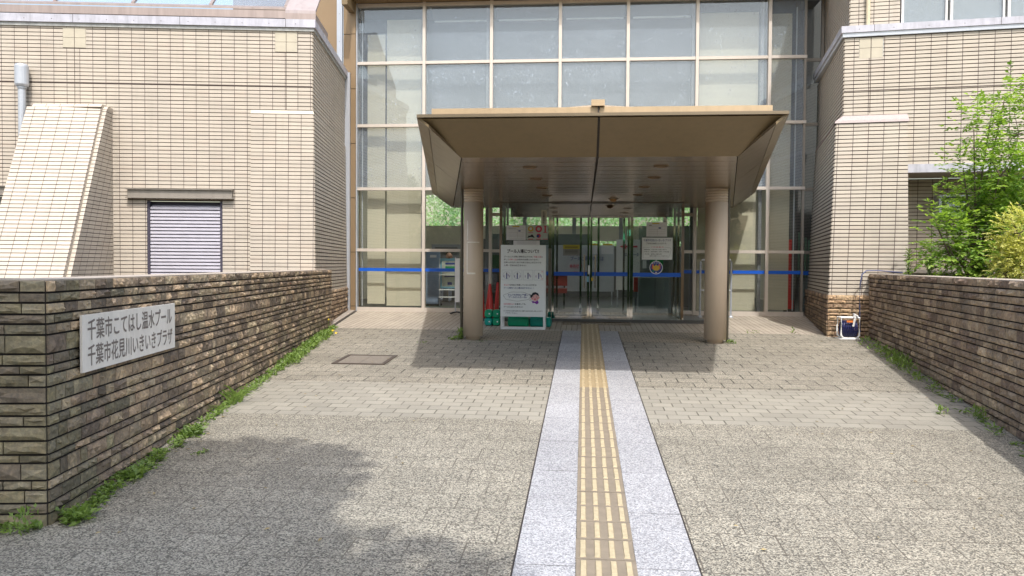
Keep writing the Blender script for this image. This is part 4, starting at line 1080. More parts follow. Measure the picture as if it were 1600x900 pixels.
# recessed downlights and dome lamp in the soffit
dl = None
LP_ = [(-.629, 9.34), (-.626, 10.58), (-.613, 11.80), (-.595, 13.09), (.876, 9.28), (.90, 10.47), (.873, 11.73), (.867, 12.99)]
for i, (x, y) in enumerate(LP_):
    b = MB(); b.lathe(x, y, [(.085, SZ-.001), (.085, SZ-.012), (.07, SZ-.014), (.062, SZ-.004), (0, SZ-.0035)], 20, 0)
    build('downlight', b, [mat('lamp_brass', (.22, .15, .09), .35, .7)] if i == 0 else [bpy.data.materials['lamp_brass']], can)
dm = thing('sensor_dome', 'small amber dome lamp under the canopy soffit by the doors', 'lamp', (.497, 13.73, SZ))
b = MB(); b.lathe(.497, 13.73, [(.09, SZ-.001), (.09, SZ-.012), (.065, SZ-.015)], 20); build('rim', b, M_LIP, dm)
b = MB(); b.lathe(.497, 13.73, [(.065, SZ-.015), (.055, SZ-.04), (.03, SZ-.058), (0, SZ-.06)], 20); build('globe', b, mat('amber_globe', (.45, .25, .10), .3), dm)

# ---------------------------------------------------------------- sign board and notices
X_ = (1, 0, 0); Z_ = (0, 0, 1)
SY = 13.28
bd = thing('notice_board_stand', 'white standing notice board about entering the pool, beside the doors', 'sign', (-.99, SY, gz(SY)))
b = MB(); b.box(-1.368, -.618, SY-.012, SY+.012, .80, 1.99); build('panel', b, M_BOARD, bd)
b = MB()
for x in (-1.365, -.655): b.box(x, x+.034, SY-.014, SY+.016, gz(SY)+.01, .799)
b.box(-1.365, -.621, SY-.016, SY+.02, gz(SY)+.01, gz(SY)+.055)
for x in (-1.36, -.65): b.hexa([(x, SY+.3, gz(SY)), (x+.03, SY+.3, gz(SY)), (x+.03, SY+.33, gz(SY)), (x, SY+.33, gz(SY)), (x, SY+.02, 1.9), (x+.03, SY+.02, 1.9), (x+.03, SY+.05, 1.9), (x, SY+.05, 1.9)])
for x in (-1.358, -.648): b.box(x, x+.03, SY+.02, SY+.3, gz(SY)+.012, gz(SY)+.04)
build('stand_frame', b, M_WPAINT, bd)
ty = SY-.0125
def T(x, z): return (x, ty, z)
ink = text_mb([('プール入場について!!', .070, T(-1.262, 1.862), X_, Z_, .53, .03),
 ('プールに入る際に事故防止のため、', .030, T(-1.315, 1.785), X_, Z_, .485, .018),
 ('に', .030, T(-.695, 1.785), X_, Z_, .028, .018),
 ('対して', .030, T(-1.315, 1.737), X_, Z_, .085, .018), ('の同伴が必要となります。', .030, T(-1.10, 1.737), X_, Z_, .36, .018),
 ('付添いの方が１名で幼児２名以上を連れての', .030, T(-1.315, 1.689), X_, Z_, .62, .018),
 ('入場・遊泳は出来ません！', .030, T(-1.315, 1.641), X_, Z_, .37, .018),
 ('を完全に卒業していないお子様は', .030, T(-1.22, 1.315), X_, Z_, .45, .018),
 ('を着用しても', .030, T(-1.13, .997), X_, Z_, .18, .018),
 ('プールには入れません！', .030, T(-1.315, .950), X_, Z_, .32, .018),
 ('※この対応は水質の維持の為ご理解ご協力をお願い致しますので', .021, T(-1.315, .885), X_, Z_, .65, .016),
 ('ご了承ください。', .021, T(-1.285, .850), X_, Z_, .20, .016)])
build('black_lettering', ink, M_INK, bd)
red = text_mb([('幼児１名', .030, T(-.82, 1.785), X_, Z_, .12, .018), ('付添い１名', .030, T(-1.225, 1.737), X_, Z_, .12, .018),
 ('オムツ', .030, T(-1.315, 1.315), X_, Z_, .088, .018), ('水遊び用オムツ', .030, T(-1.315, .997), X_, Z_, .18, .018)])
build('red_lettering', red, M_PINKI, bd)
nv = text_mb([('プール場内への入場は出来ません！！', .030, T(-1.315, 1.265), X_, Z_, .50, .020),
 ('オムツを完全に卒業して', .036, T(-1.245, 1.148), X_, Z_, .37, .022), ('プールに入ろーね♪', .036, T(-1.235, 1.110), X_, Z_, .31, .022)])
build('navy_lettering', nv, M_NAVY, bd)
# four little pictogram boxes
pg = MB()
def line2(b, p, q, w_, y, m=0):
    p, q = Vector(p), Vector(q); d = (q-p).normalized(); n = Vector((-d.y, d.x))*w_/2
    b.quad((p.x+n.x, y, p.y+n.y), (p.x-n.x, y, p.y-n.y), (q.x-n.x, y, q.y-n.y), (q.x+n.x, y, q.y+n.y), m)
for k in range(4):
    x0, x1, za, zb = -1.345+.178*k, -1.19+.178*k, 1.41, 1.575
    for p, q in (((x0, za), (x1, za)), ((x1, za), (x1, zb)), ((x1, zb), (x0, zb)), ((x0, zb), (x0, za))): line2(pg, p, q, .003, ty-.001)
    xm = (x0+x1)/2
    if k < 2: pg.disc((xm, ty-.001, 1.49), X_, Z_, .062, 20, 0, .058)
    for j, (dx, dz, s, mm) in enumerate(((0, .03, 1, 1), (-.045, -.01, .7, 2), (.045, -.01, .7, 2), (.0, -.02, 1, 3), (.025, .01, .8, 2))[:5 if k != 1 else 4]):
        pg.disc((xm+dx, ty-.0015, 1.49+dz), X_, Z_, .011*s, 10, mm); pg.box(xm+dx-.009*s, xm+dx+.009*s, ty-.0018, ty-.0014, 1.49+dz-.038*s, 1.49+dz-.012*s, 3 if j in (0, 3) else 2)
    if k == 3: 
        for z_ in (1.55, 1.43): line2(pg, (x1-.03, z_-.01), (x1-.01, z_+.01), .004, ty-.002, 4); line2(pg, (x1-.03, z_+.01), (x1-.01, z_-.01), .004, ty-.002, 4)
build('pictogram', pg, [mat('grey_line', (.35, .36, .42), .8), M_INK, mat('mauve_print', (.35, .27, .42), .8), M_NAVY, M_PINKI], bd)
# speech bubble and girl's face
bb = MB(); nb_ = 44
pts = []
for k in range(nb_):
    a = 2*math.pi*k/nb_; wv = 1+.05*math.sin(7*a); pts.append((-1.09+.225*math.cos(a)*wv, 1.135+.075*math.sin(a)*wv))
for k in range(nb_): line2(bb, pts[k], pts[(k+1) % nb_], .0035, ty-.001)
bb.disc((-.872, ty-.001, 1.075), X_, Z_, .014, 12, 0, .011); bb.disc((-.846, ty-.001, 1.06), X_, Z_, .007, 10, 0)
build('speech_bubble', bb, M_INK, bd)
fc = MB(); fxx, fzz = -.79, 1.125
fc.disc((fxx, ty-.0012, fzz), (1, 0, .0), Z_, .066, 22, 0); fc.disc((fxx-.06, ty-.0011, fzz-.03), X_, Z_, .014, 10, 0); fc.disc((fxx+.065, ty-.0011, fzz-.005), X_, Z_, .013, 10, 0)
hair = [(fxx-.075, fzz-.02), (fxx-.085, fzz+.045), (fxx-.06, fzz+.04), (fxx-.04, fzz+.075), (fxx+.005, fzz+.085), (fxx+.05, fzz+.065), (fxx+.068, fzz+.02), (fxx+.04, fzz+.03), (fxx+.01, fzz+.05), (fxx-.03, fzz+.03), (fxx-.05, fzz+.0)]
i = len(fc.v); 
for a, c_, d_ in ((0, 1, 2), (0, 2, 10), (10, 2, 3), (10, 3, 9), (9, 3, 4), (9, 4, 8), (8, 4, 5), (8, 5, 7), (7, 5, 6)): fc.poly([(hair[q][0], ty-.0016, hair[q][1]) for q in (a, c_, d_)], 1)
for x in (-.025, .022): fc.disc((fxx+x, ty-.0018, fzz+.005), X_, Z_, .006, 8, 1)
fc.disc((fxx-.002, ty-.0018, fzz-.033), (1, 0, 0), Z_, .013, 10, 2)
for x in (-.045, .045): fc.disc((fxx+x, ty-.0015, fzz-.018), X_, Z_, .011, 10, 4)
fc.poly([(fxx-.05, ty-.0017, fzz-.06), (fxx+.0, ty-.0017, fzz-.075), (fxx+.045, ty-.0017, fzz-.05), (fxx+.06, ty-.0017, fzz-.095), (fxx+.03, ty-.0017, fzz-.12), (fxx-.01, ty-.0017, fzz-.095), (fxx-.045, ty-.0017, fzz-.1)], 3)
build('cartoon_face', fc, [M_PINK, M_INK, M_PINKI, M_PURP, mat('blush', (.72, .25, .25), .8)], bd)

def notice(name, label, x0, x1, z0, z1, m=M_PAPER, cat='notice'):
    t_ = thing(name, label, cat, ((x0+x1)/2, VY-.008, z0))
    b = MB(); b.box(x0, x1, VY-.011, VY-.008, z0, z1); build('sheet', b, m, t_); return t_
ny_ = VY-.0112
def TN(x, z): return (x, ny_, z)
# white sheet left
t_ = notice('paper_notice', 'plain white paper notice with yellow heading taped left of the icon sheet', -1.40, -1.045, 2.115, 2.38)
b = MB(); b.box(-1.29, -1.16, ny_-.001, ny_, 2.348, 2.37); build('heading', b, M_YEL, t_)
b = MB(); b.box(-1.365, -1.22, ny_-.001, ny_, 2.325, 2.331); b.box(-1.18, -1.14, ny_-.001, ny_, 2.268, 2.29, 1)
for z in (2.30, 2.25, 2.22, 2.19, 2.17, 2.14): b.box(-1.36, -1.08, ny_-.0006, ny_, z, z+.002)
b.box(-1.2, -1.198, ny_-.0006, ny_, 2.15, 2.3); build('printed_lines', b, [M_LETTER, M_NAVY], t_)
# icon sheet
t_ = notice('icon_sheet', 'white sheet of round red and gold icons on the glass left of the doors', -1.035, -.645, 2.12, 2.385, mat('pale_sheet', (.55, .60, .56), .7))
b = MB()
b.disc((-.955, ny_-.001, 2.315), X_, Z_, .052, 12, 0); b.disc((-.955, ny_-.0016, 2.32), X_, Z_, .025, 10, 3); b.disc((-.81, ny_-.001, 2.315), X_, Z_, .062, 20, 1, .030)
b.box(-.72, -.665, ny_-.002, ny_-.001, 2.36, 2.375, 1); b.box(-.705, -.68, ny_-.002, ny_-.001, 2.26, 2.36, 1); b.box(-.725, -.66, ny_-.002, ny_-.001, 2.247, 2.26, 1)
for x in (-.955, -.81, -.69): b.box(x-.045, x+.045, ny_-.002, ny_-.001, 2.125, 2.137, 1)
b.box(-1.0, -.91, ny_-.002, ny_-.001, 2.243, 2.253, 1)
b.poly([(-1.02, ny_-.001, 2.15), (-.95, ny_-.001, 2.17), (-.88, ny_-.001, 2.15), (-.91, ny_-.001, 2.2), (-.93, ny_-.001, 2.22), (-.97, ny_-.001, 2.19), (-.99, ny_-.001, 2.2)], 2)
b.disc((-.81, ny_-.001, 2.19), X_, Z_, .04, 16, 1); b.disc((-.825, ny_-.0018, 2.185), X_, Z_, .026, 12, 4); build('icon', b, [M_GOLD, M_PINKI, M_INK, M_WHITE, M_NAVY], t_)
t_ = notice('paper_notice', 'white paper strip notice just above the standing notice board', -1.27, -.79, 2.0, 2.105)
b = MB()
for z in (2.08, 2.06, 2.04): b.box(-1.2, -.85, ny_-.0006, ny_, z, z+.003)
build('printed_lines', b, M_LETTER, t_)
t_ = notice('sticker_strip', 'tall narrow white sticker with vertical black writing beside the left door post', -.765, -.665, 2.39, 2.665, mat('cream_sheet', (.62, .60, .52), .7))
build('lettering', text_mb([(c_, .036, TN(-.735, 2.60-.036*i), X_, Z_, .034, .02) for i, c_ in enumerate('防犯重点地区')]), M_INK, t_)
t_ = notice('yellow_notice', 'grey notice with yellow upper half on the left door leaf', -.365, -.065, 1.835, 2.03, mat('grey_sheet', (.22, .22, .21), .6))
b = MB(); b.box(-.365, -.065, ny_-.001, ny_, 1.955, 2.03); build('heading', b, mat('dull_yellow', (.42, .36, .04), .6), t_)
b = MB(); 
for z in (1.99, 1.975, 1.93, 1.905, 1.88): b.box(-.33, -.10, ny_-.0016, ny_-.001, z, z+.007)
build('printed_lines', b, M_INK, t_)
t_ = notice('paper_notice', 'plain white paper notice taped above the opening-hours notice on the right', 1.125, 1.49, 2.185, 2.44)
b = MB(); b.box(1.225, 1.355, ny_-.001, ny_, 2.41, 2.43); build('heading', b, M_YEL, t_)
b = MB(); b.box(1.17, 1.22, ny_-.001, ny_, 2.38, 2.39); b.box(1.34, 1.385, ny_-.001, ny_, 2.325, 2.35, 1)
for z in (2.37, 2.31, 2.27, 2.24, 2.21): b.box(1.16, 1.46, ny_-.0006, ny_, z, z+.002)
b.box(1.32, 1.322, ny_-.0006, ny_, 2.2, 2.33); build('printed_lines', b, [M_LETTER, M_NAVY], t_)
t_ = notice('opening_hours_notice', 'white opening-hours notice with blue heading on the glass right of the doors', 1.05, 1.592, 1.77, 2.165, M_BOARD)
build('blue_lettering', text_mb([('千葉市花見川いきいきプラザ', .046, TN(1.075, 2.10), X_, Z_, .49, .008)]), M_NAVY, t_)
build('black_lettering', text_mb([('ご利用は60歳以上の方です。', .034, TN(1.12, 2.048), X_, Z_, .37, .006),
  ('開館時間：午前９時～午後５時まで', .022, TN(1.09, 1.942), X_, Z_, .40, .005), ('休 館 日：毎週月曜日・祝日・年末年始', .022, TN(1.09, 1.905), X_, Z_, .44, .005),
  ('その他　管理上必要な時', .022, TN(1.10, 1.862), X_, Z_, .30, .005), ('臨時に休館することがあります', .022, TN(1.19, 1.828), X_, Z_, .32, .005)]), M_INK, t_)
build('red_lettering', text_mb([('ご 利 用 案 内', .026, TN(1.21, 1.985), X_, Z_, .22, .006)]), M_PINKI, t_)
b = MB()
for p, q in (((1.07, 1.99), (1.19, 1.99)), ((1.45, 1.99), (1.55, 1.985)), ((1.55, 1.985), (1.57, 1.95)), ((1.57, 1.95), (1.54, 1.84)), ((1.54, 1.84), (1.50, 1.80)), ((1.07, 1.99), (1.07, 1.80)), ((1.07, 1.80), (1.5, 1.80))): line2(b, p, q, .003, ny_-.0008)
build('border_line', b, M_LETTER, t_)
t_ = thing('round_emblem', 'round navy emblem with yellow and red centre hanging under the opening-hours notice', 'emblem', (1.305, VY-.01, 1.52))
b = MB(); b.disc((1.305, ny_-.002, 1.628), X_, Z_, .118, 28, 0); b.disc((1.305, ny_-.0028, 1.628), X_, Z_, .107, 28, 1)
b.lathe(0, 0, [], 3); build('disc', b, [M_WHITE, mat('navy_enamel', (.015, .045, .25), .4)], t_)
b = MB(); b.poly([(1.25, ny_-.0034, 1.60), (1.28, ny_-.0034, 1.575), (1.335, ny_-.0034, 1.575), (1.365, ny_-.0034, 1.60), (1.36, ny_-.0034, 1.67), (1.335, ny_-.0034, 1.655), (1.305, ny_-.0034, 1.685), (1.28, ny_-.0034, 1.655), (1.25, ny_-.0034, 1.67)], 0)
for sx in (-1, 1): b.poly([(1.305+sx*.045, ny_-.0031, 1.59), (1.305+sx*.078, ny_-.0031, 1.61), (1.305+sx*.075, ny_-.0031, 1.68), (1.305+sx*.04, ny_-.0031, 1.69)][::sx], 1)
for k in range(5): b.disc((1.305-.06+.03*k, ny_-.0032, 1.70+.012*(k in (1, 2, 3))), X_, Z_, .008, 8, 2)
b.box(1.29, 1.32, ny_-.0032, ny_-.003, 1.535, 1.55, 2); b.poly([(1.24, ny_-.0032, 1.56), (1.26, ny_-.0032, 1.55), (1.27, ny_-.0032, 1.57), (1.25, ny_-.0032, 1.59)], 3)
build('motif', b, [M_GOLD, mat('vermilion', (.6, .12, .08), .5), M_WHITE, M_GRNP], t_)
b = MB(); b.box(1.298, 1.31, ny_-.003, ny_, 1.74, 1.785); build('strap', b, M_WHITE, t_)

# ---------------------------------------------------------------- things around the doors
# water weights
def weight(x, y, z, m, rz=0, w_=.118, l_=.30):
    b = MB(); pts = []
    n_ = 16
    rings = []
    for (yy, k) in ((-l_/2, .80), (-l_/2+.02, 1), (l_/2-.02, 1), (l_/2, .80)):
        ring = []
        for i in range(n_):
            a = 2*math.pi*(i+.5)/n_; ca, sa = math.cos(a), math.sin(a); q = (abs(ca)**5+abs(sa)**5)**(-1/5)
            ring.append((w_*k*q*ca, yy, w_*k*q*sa))
        rings.append(ring)
    c_, s_ = math.cos(rz), math.sin(rz)
    rings = [[(x+p[0]*c_-p[1]*s_, y+p[0]*s_+p[1]*c_, z+w_+p[2]) for p in r_] for r_ in rings]
    for a, c in zip(rings, rings[1:]):
        for i in range(n_): b.quad(a[i], a[(i+1) % n_], c[(i+1) % n_], c[i])
    b.poly(rings[0][::-1]); b.poly(rings[-1])
    return b
WT = [(-1.63, 13.9, 0, M_TEAL, 0, 'teal water weight at the bottom left of the stack beside the left column'),
      (-1.49, 13.9, 0, M_GREEN, 0, 'green water weight at the bottom right of the stack, beside the notice board'),
      (-1.63, 13.9, 1, M_GREEN, 0, 'green water weight on top of the teal one beside the left column'),
      (-1.49, 13.9, 1, M_GREEN, 0, 'upper right green water weight, nearest the notice board edge'),
      (-1.10, 13.75, 0, M_GREEN, 1.47, 'long green water weight lying beneath the notice board panel'),
      (-.72, 13.75, 0, M_TEAL, 1.40, 'teal water weight lying beneath the right edge of the notice board')]
for x, y, lv_, m, rz, lab in WT:
    zb = gz(y)+.004+lv_*.137
    t_ = thing('water_weight', lab, 'water weight', (x, y, zb), 'plastic water weights for signs')
    build('tank', weight(x, y, zb, m, rz, .067 if rz == 0 else .085, .30 if rz == 0 else .36), m, t_)
    c_, s_ = math.cos(rz), math.sin(rz)
    b = MB(); p = Vector((x+.02, y-.149, zb+.07))
    if rz == 0: b.tube([p, p+Vector((0, -.012, 0))], .012, 10); build('filler_cap', b, M_WHITE, t_)
# traffic cones (folded)
cone_specs = [(-1.86, 14.62, 0), (-1.76, 14.84, .05), (-1.68, 14.60, -.03), (-1.62, 15.2, 0)]
cl = ['red traffic cone nearest the left column, partly hidden by it', 'second red traffic cone from the left column', 'third red traffic cone, rightmost of the close trio', 'red traffic cone set apart behind the notice board edge']
for (x, y, tl), lab in zip(cone_specs, cl):
    z = gz(y)+.004
    t_ = thing('traffic_cone', lab, 'traffic cone', (x, y, z), 'red traffic cones left of the doors')
    b = MB(); b.box(x-.085, x+.085, y-.085, y+.085, z, z+.03); build('base', b, M_RED, t_, bevel=.008)
    b = MB(); pr_ = [(.078, z+.03), (.074, z+.06), (.026, z+.64), (.022, z+.66), (0, z+.66)]; b.lathe(x, y, pr_, 20)
    b.v = [(vx+tl*(vz-z), vy, vz) for vx, vy, vz in b.v]
    build('cone_body', b, M_RED, t_, smooth=True)
# umbrella stand & dark bits behind
t_ = thing('umbrella_rack', 'dark umbrella rack behind the notice board inside the left side light', 'umbrella rack', (-1.2, 15.3, .7))
b = MB(); 
for x in (-1.4, -1.0): 
    for y in (15.15, 15.45): b.tube([(x, y, .69), (x, y, 1.35)], .012, 8)
for z in (1.35, .9): b.tube([(-1.4, 15.15, z), (-1.0, 15.15, z), (-1.0, 15.45, z), (-1.4, 15.45, z), (-1.4, 15.15, z)], .01, 8)
build('frame', b, M_STEEL, t_)
b = MB(); b.box(-1.4, -1.0, 15.15, 15.45, .69, .73); build('drip_tray', b, M_BLACK, t_)
# poster stand left of the left column
t_ = thing('poster_stand', 'white poster stand seen edge-on at the left window', 'stand', (-2.42, 15.55, gz(15.55)))
b = MB(); b.box(-2.47, -2.38, 15.35, 15.75, .93, 1.78); build('panel', b, M_WHITE, t_)
b = MB(); b.tube([(-2.495, 15.55, .72), (-2.495, 15.55, 1.80)], .014, 10); build('pole', b, M_SILV, t_)
b = MB()
for k in range(4):
    a = R(45+90*k); b.tube([(-2.46, 15.55, .73), (-2.46+.17*math.cos(a), 15.55+.17*math.sin(a), .705)], .014, 8)
build('foot', b, M_BLACK, t_)
# guard rail right
t_ = thing('guard_rail', 'silver hoop guard rail standing behind the right column', 'guard rail', (2.5, 15.6, gz(15.6)))
b = MB(); zz = gz(15.6)+.01; b.tube([(2.24, 15.6, zz), (2.24, 15.6, 1.74), (2.26, 15.6, 1.78), (2.80, 15.6, 1.78), (2.82, 15.6, 1.74), (2.82, 15.6, zz)], .02, 10); build('hoop', b, M_SILV, t_)
b = MB(); b.tube([(2.24, 15.6, 1.2), (2.82, 15.6, 1.2)], .013, 8); build('crossbar', b, M_SILV, t_)
for x in (2.24, 2.82):
    b = MB(); b.lathe(x, 15.6, [(.045, zz-.01), (.045, zz+.01), (.03, zz+.03), (0, zz+.03)], 14); build('foot_plate', b, M_SILV, t_)
# yellow-black floor bar at the left window
t_ = thing('floor_bar', 'black and yellow striped bar on the floor inside the left window', 'floor bar', (-3.0, 16.2, .70))
b = MB(); b.tube([(-3.15, 16.2, .745), (-2.2, 16.2, .745)], .02, 8); build('bar', b, M_BLACK, t_)
b = MB()
for x in (-2.98, -2.62, -2.3): b.tube([(x, 16.2, .745), (x+.14, 16.2, .745)], .0215, 8)
build('yellow_band', b, M_YEL, t_)

# hose reel
hx_, hy_ = 4.08, 12.72; hz = gz(hy_)+.004
t_ = thing('hose_reel', 'white garden hose reel with navy hose at the foot of the right pier', 'hose reel', (hx_, hy_, hz))
b = MB(); w_, h_ = .135, .33
for y in (hy_-.09, hy_+.09):
    pts = [(hx_-w_, y, hz+.06), (hx_-w_, y, hz+h_), (hx_+w_, y, hz+h_), (hx_+w_, y, hz+.06), (hx_+w_-.04, y, hz+.015), (hx_-w_+.04, y, hz+.015), (hx_-w_, y, hz+.06)]
    b.tube(pts, .015, 8)
b.box(hx_-w_-.03, hx_+w_+.03, hy_-.12, hy_+.12, hz, hz+.012)
for x in (-w_, w_): b.tube([(hx_+x, hy_-.09, hz+h_), (hx_+x, hy_+.09, hz+h_)], .013, 8)
b.tube([(hx_-w_-.05, hy_-.05, hz+.22), (hx_-w_-.05, hy_-.05, hz+.12)], .012, 8)
build('frame', b, M_WHITE, t_)
b = MB()
for k in range(9):
    x = hx_-.105+.026*k; pts = [(x, hy_+.085*math.cos(a), hz+.16+.115*math.sin(a)) for a in [2*math.pi*i/18 for i in range(19)]]
    b.tube(pts, .0125, 6, cap=False)
b.tube([(hx_-.03, hy_-.1, hz+.04), (hx_+.02, hy_-.115, hz+.15), (hx_+.05, hy_-.12, hz+.25)], .008, 6)
build('coiled_hose', b, M_NAVYC, t_, smooth=True)
b = MB(); b.tube([(hx_+.03, hy_-.13, hz+.20), (hx_+.055, hy_-.13, hz+.33), (hx_+.04, hy_-.12, hz+.385), (hx_+.10, hy_-.11, hz+.35)], [.014, .018, .022, .018], 10); build('spray_gun', b, M_WHITE, t_)
b = MB(); b.box(hx_-.06, hx_+.05, hy_-.112, hy_-.104, hz+.26, hz+.29); build('orange_label', b, mat('orange', (.7, .2, .04), .5), t_)
b = MB(); Q = [(hx_+.17, hy_-.02, hz+.12), (hx_+.16, hy_+.0, hz+.5), (hx_+.165, hy_+.0, 1.4), (hx_+.19, hy_+.0, 1.55), (hx_+.26, hy_+.03, 1.605), (hx_+.45, hy_+.08, 1.61), (hx_+.75, hy_-.1, 1.58)]
b.tube(Q, .011, 8); b.tube([(hx_+.13, hy_-.02, hz+.12), (hx_+.18, hy_-.02, hz+.12)], .018, 8)
build('riser_hose', b, mat('grey_blue_hose', (.10, .11, .20), .4), t_, smooth=True)

# ---------------------------------------------------------------- lobby contents
def simple(name, label, cat, boxes, m, loc=None, group=None):
    """thing with parts: boxes = [(part, material, [box,...]), ...]"""
    t_ = thing(name, label, cat, loc or (boxes[0][2][0][0], boxes[0][2][0][2], .70), group)
    for pn_, pm, bxs in boxes:
        b = MB()
        for q in bxs: b.box(*q)
        build(pn_, b, pm, t_)
    return t_
# big white guide board
t_ = simple('guide_board', 'large white guide board facing the inner doors in the lobby', 'notice board', [
 ('panel', mat('pale_panel', (.50, .53, .58), .3), [(-1.0, .72, 18.9, 18.93, 1.05, 2.13)]), ('leg', M_SILV, [(-.98, -.95, 18.9, 18.95, .70, 1.05), (.66, .69, 18.9, 18.95, .70, 1.05)]),
 ('header_sheet', M_PAPER, [(-.3, -.05, 18.88, 18.89, 1.93, 2.13), (.12, .38, 18.88, 18.89, 1.93, 2.13), (.42, .7, 18.88, 18.89, 1.93, 2.13)]), ('yellow_strip', M_YEL, [(.15, .38, 18.87, 18.9, 2.135, 2.17), (.45, .68, 18.87, 18.9, 2.135, 2.17)])], None)
build('lettering', text_mb([('プールご利用の方は', .11, (-.30, 18.89, 1.78), X_, Z_, .78, .01)]), M_NAVY, t_)
build('red_lettering', text_mb([('券売機で', .10, (-.32, 18.89, 1.60), X_, Z_, .3, .01), ('入場券をお求めください', .10, (-.32, 18.89, 1.44), X_, Z_, .8, .01)]), M_PINKI, t_)
t_ = simple('direction_board', 'white board with red arrow pointing left inside the lobby', 'sign', [
 ('panel', M_BOARD, [(.76, 1.30, 18.6, 18.63, 1.1, 2.26)]), ('leg', M_SILV, [(.78, .81, 18.6, 18.65, .70, 1.1), (1.25, 1.28, 18.6, 18.65, .70, 1.1)])], None)
b = MB(); b.box(.98, 1.24, 18.585, 18.592, 2.08, 2.12); b.poly([(.83, 18.588, 2.10), (.98, 18.588, 2.04), (.98, 18.588, 2.16)][::1]); build('arrow', b, M_PINKI, t_)
build('lettering', text_mb([('エレベータ', .09, (.95, 18.59, 1.88), X_, Z_, .32, .01), ('いきいきプラザ', .07, (.82, 18.59, 1.45), X_, Z_, .42, .01)]), M_NAVY, t_)
for x, z, m, lab in ((1.36, 2.25, M_LEATH, 'dark red framed poster right of the arrow board'), (1.36, 1.85, M_GREYIN, 'grey framed poster below the dark red one'), (1.62, 2.05, M_LEATH, 'wide dark red poster behind the opening-hours notice')):
    tt = simple('wall_poster', lab, 'poster', [('frame', m, [(x, x+.24, 19.0, 19.03, z-.3, z)]), ('sheet', M_PAPER, [(x+.03, x+.12, 18.99, 18.999, z-.25, z-.06)])], None)
simple('green_poster', 'bright green poster half hidden by the opening-hours notice', 'poster', [('sheet', M_GRNP, [(1.55, 1.85, 18.8, 18.82, 1.55, 2.0)])], None)
b = MB(); b.box(1.3, 3.0, 19.04, 19.1, .7, 2.6); build('lobby_partition', b, mat('partition_grey', (.24, .24, .22), .6), hall)
# exit sign, lit
t_ = thing('exit_sign', 'small lit green exit sign deep inside the lobby', 'exit sign', (1.08, 18.9, 2.36))
b = MB(); b.box(1.03, 1.13, 18.9, 18.93, 2.36, 2.50); build('lit_panel', b, mat('exit_green', (.05, .5, .3), .4, emit=((.15, .9, .55), 1.6)), t_)
b = MB(); b.box(1.06, 1.075, 18.896, 18.899, 2.40, 2.45); b.box(1.085, 1.11, 18.896, 18.899, 2.38, 2.47); build('running_figure', b, M_WHITE, t_)
# bench
simple('lobby_bench', 'dark red upholstered bench seen through the left door leaf', 'bench', [
 ('seat', M_LEATH, [(-1.1, -.35, 17.5, 17.95, 1.05, 1.15)]), ('backrest', M_LEATH, [(-1.1, -.35, 17.9, 17.96, 1.2, 1.45)]),
 ('leg', M_STEEL, [(-1.05, -1.02, 17.55, 17.58, .70, 1.05), (-.43, -.40, 17.55, 17.58, .70, 1.05), (-1.05, -1.02, 17.9, 17.93, .70, 1.2), (-.43, -.40, 17.9, 17.93, .70, 1.2)])], None)
simple('grey_cabinet', 'pale grey cabinet inside behind the right side light', 'cabinet', [('body', mat('cabinet_grey', (.27, .31, .33), .5), [(1.15, 1.8, 16.6, 17.1, .70, 1.42)]), ('door_line', M_DARK, [(1.47, 1.475, 16.595, 16.6, .74, 1.40)])], None)
simple('fire_extinguisher_box', 'small red box standing just above the grey cabinet edge', 'fire extinguisher', [('body', M_RED, [(1.05, 1.13, 16.7, 16.85, 1.12, 1.42)]), ('stand', M_GREYIN, [(1.07, 1.11, 16.73, 16.8, .70, 1.12)])], None)
# left window: pamphlet shelf, screen, counter, printer, person
t_ = simple('pamphlet_stand', 'blue-bordered poster rack on castors inside the left window', 'display rack', [
 ('panel', M_LBLUE, [(-3.22, -2.5, 17.9, 17.94, 1.12, 1.80)]), ('poster', mat('poster_print', (.50, .55, .48), .6, var=.4, vs=9), [(-3.18, -2.55, 17.88, 17.899, 1.16, 1.74)]),
 ('shelf', M_WHITE, [(-3.22, -2.5, 17.7, 17.98, 1.085, 1.10), (-3.22, -2.5, 17.7, 17.98, .92, .935), (-3.22, -2.5, 17.7, 17.98, 1.42, 1.43)]), ('post', M_SILV, [(-3.25, -3.225, 17.9, 17.95, .72, 1.8), (-2.5, -2.475, 17.9, 17.95, .72, 1.8)])], None)
b = MB(); b.box(-3.1, -2.6, 17.872, 17.879, 1.66, 1.70, 0); b.box(-3.1, -2.85, 17.872, 17.879, 1.52, 1.62, 1); b.box(-2.8, -2.6, 17.872, 17.879, 1.5, 1.60, 1); b.box(-3.12, -2.62, 17.872, 17.879, 1.38, 1.40, 0); b.box(-3.05, -2.95, 17.872, 17.879, 1.2, 1.26, 0)
build('picture', b, [M_NAVY, M_GRNP], t_)
simple('blue_partition', 'pale blue folding screen inside the left window', 'screen', [('panel', mat('pale_blue_panel', (.30, .38, .52), .6), [(-3.72, -3.32, 18.4, 18.44, .74, 1.98)]), ('foot', M_BLACK, [(-3.7, -3.3, 18.2, 18.6, .70, .74)]), ('label_sheet', M_PAPER, [(-3.55, -3.4, 18.385, 18.399, 1.82, 1.88)])], None)
simple('reception_counter', 'long grey reception counter deep in the lobby on the left', 'counter', [('front', M_GREYIN, [(-4.6, -1.9, 21.0, 21.3, .70, 1.72)]), ('top', M_CREAMW, [(-4.65, -1.85, 20.9, 21.5, 1.72, 1.76)])], None)
simple('printer', 'large grey office printer above the transom inside the left window', 'printer', [('body', M_GREYIN, [(-4.05, -3.25, 21.2, 21.6, 2.02, 2.2)]), ('tray', M_DKINT, [(-3.95, -3.35, 21.15, 21.2, 2.06, 2.12)]), ('stand', M_GREYIN, [(-3.95, -3.35, 21.3, 21.55, 1.76, 2.02)])], None)
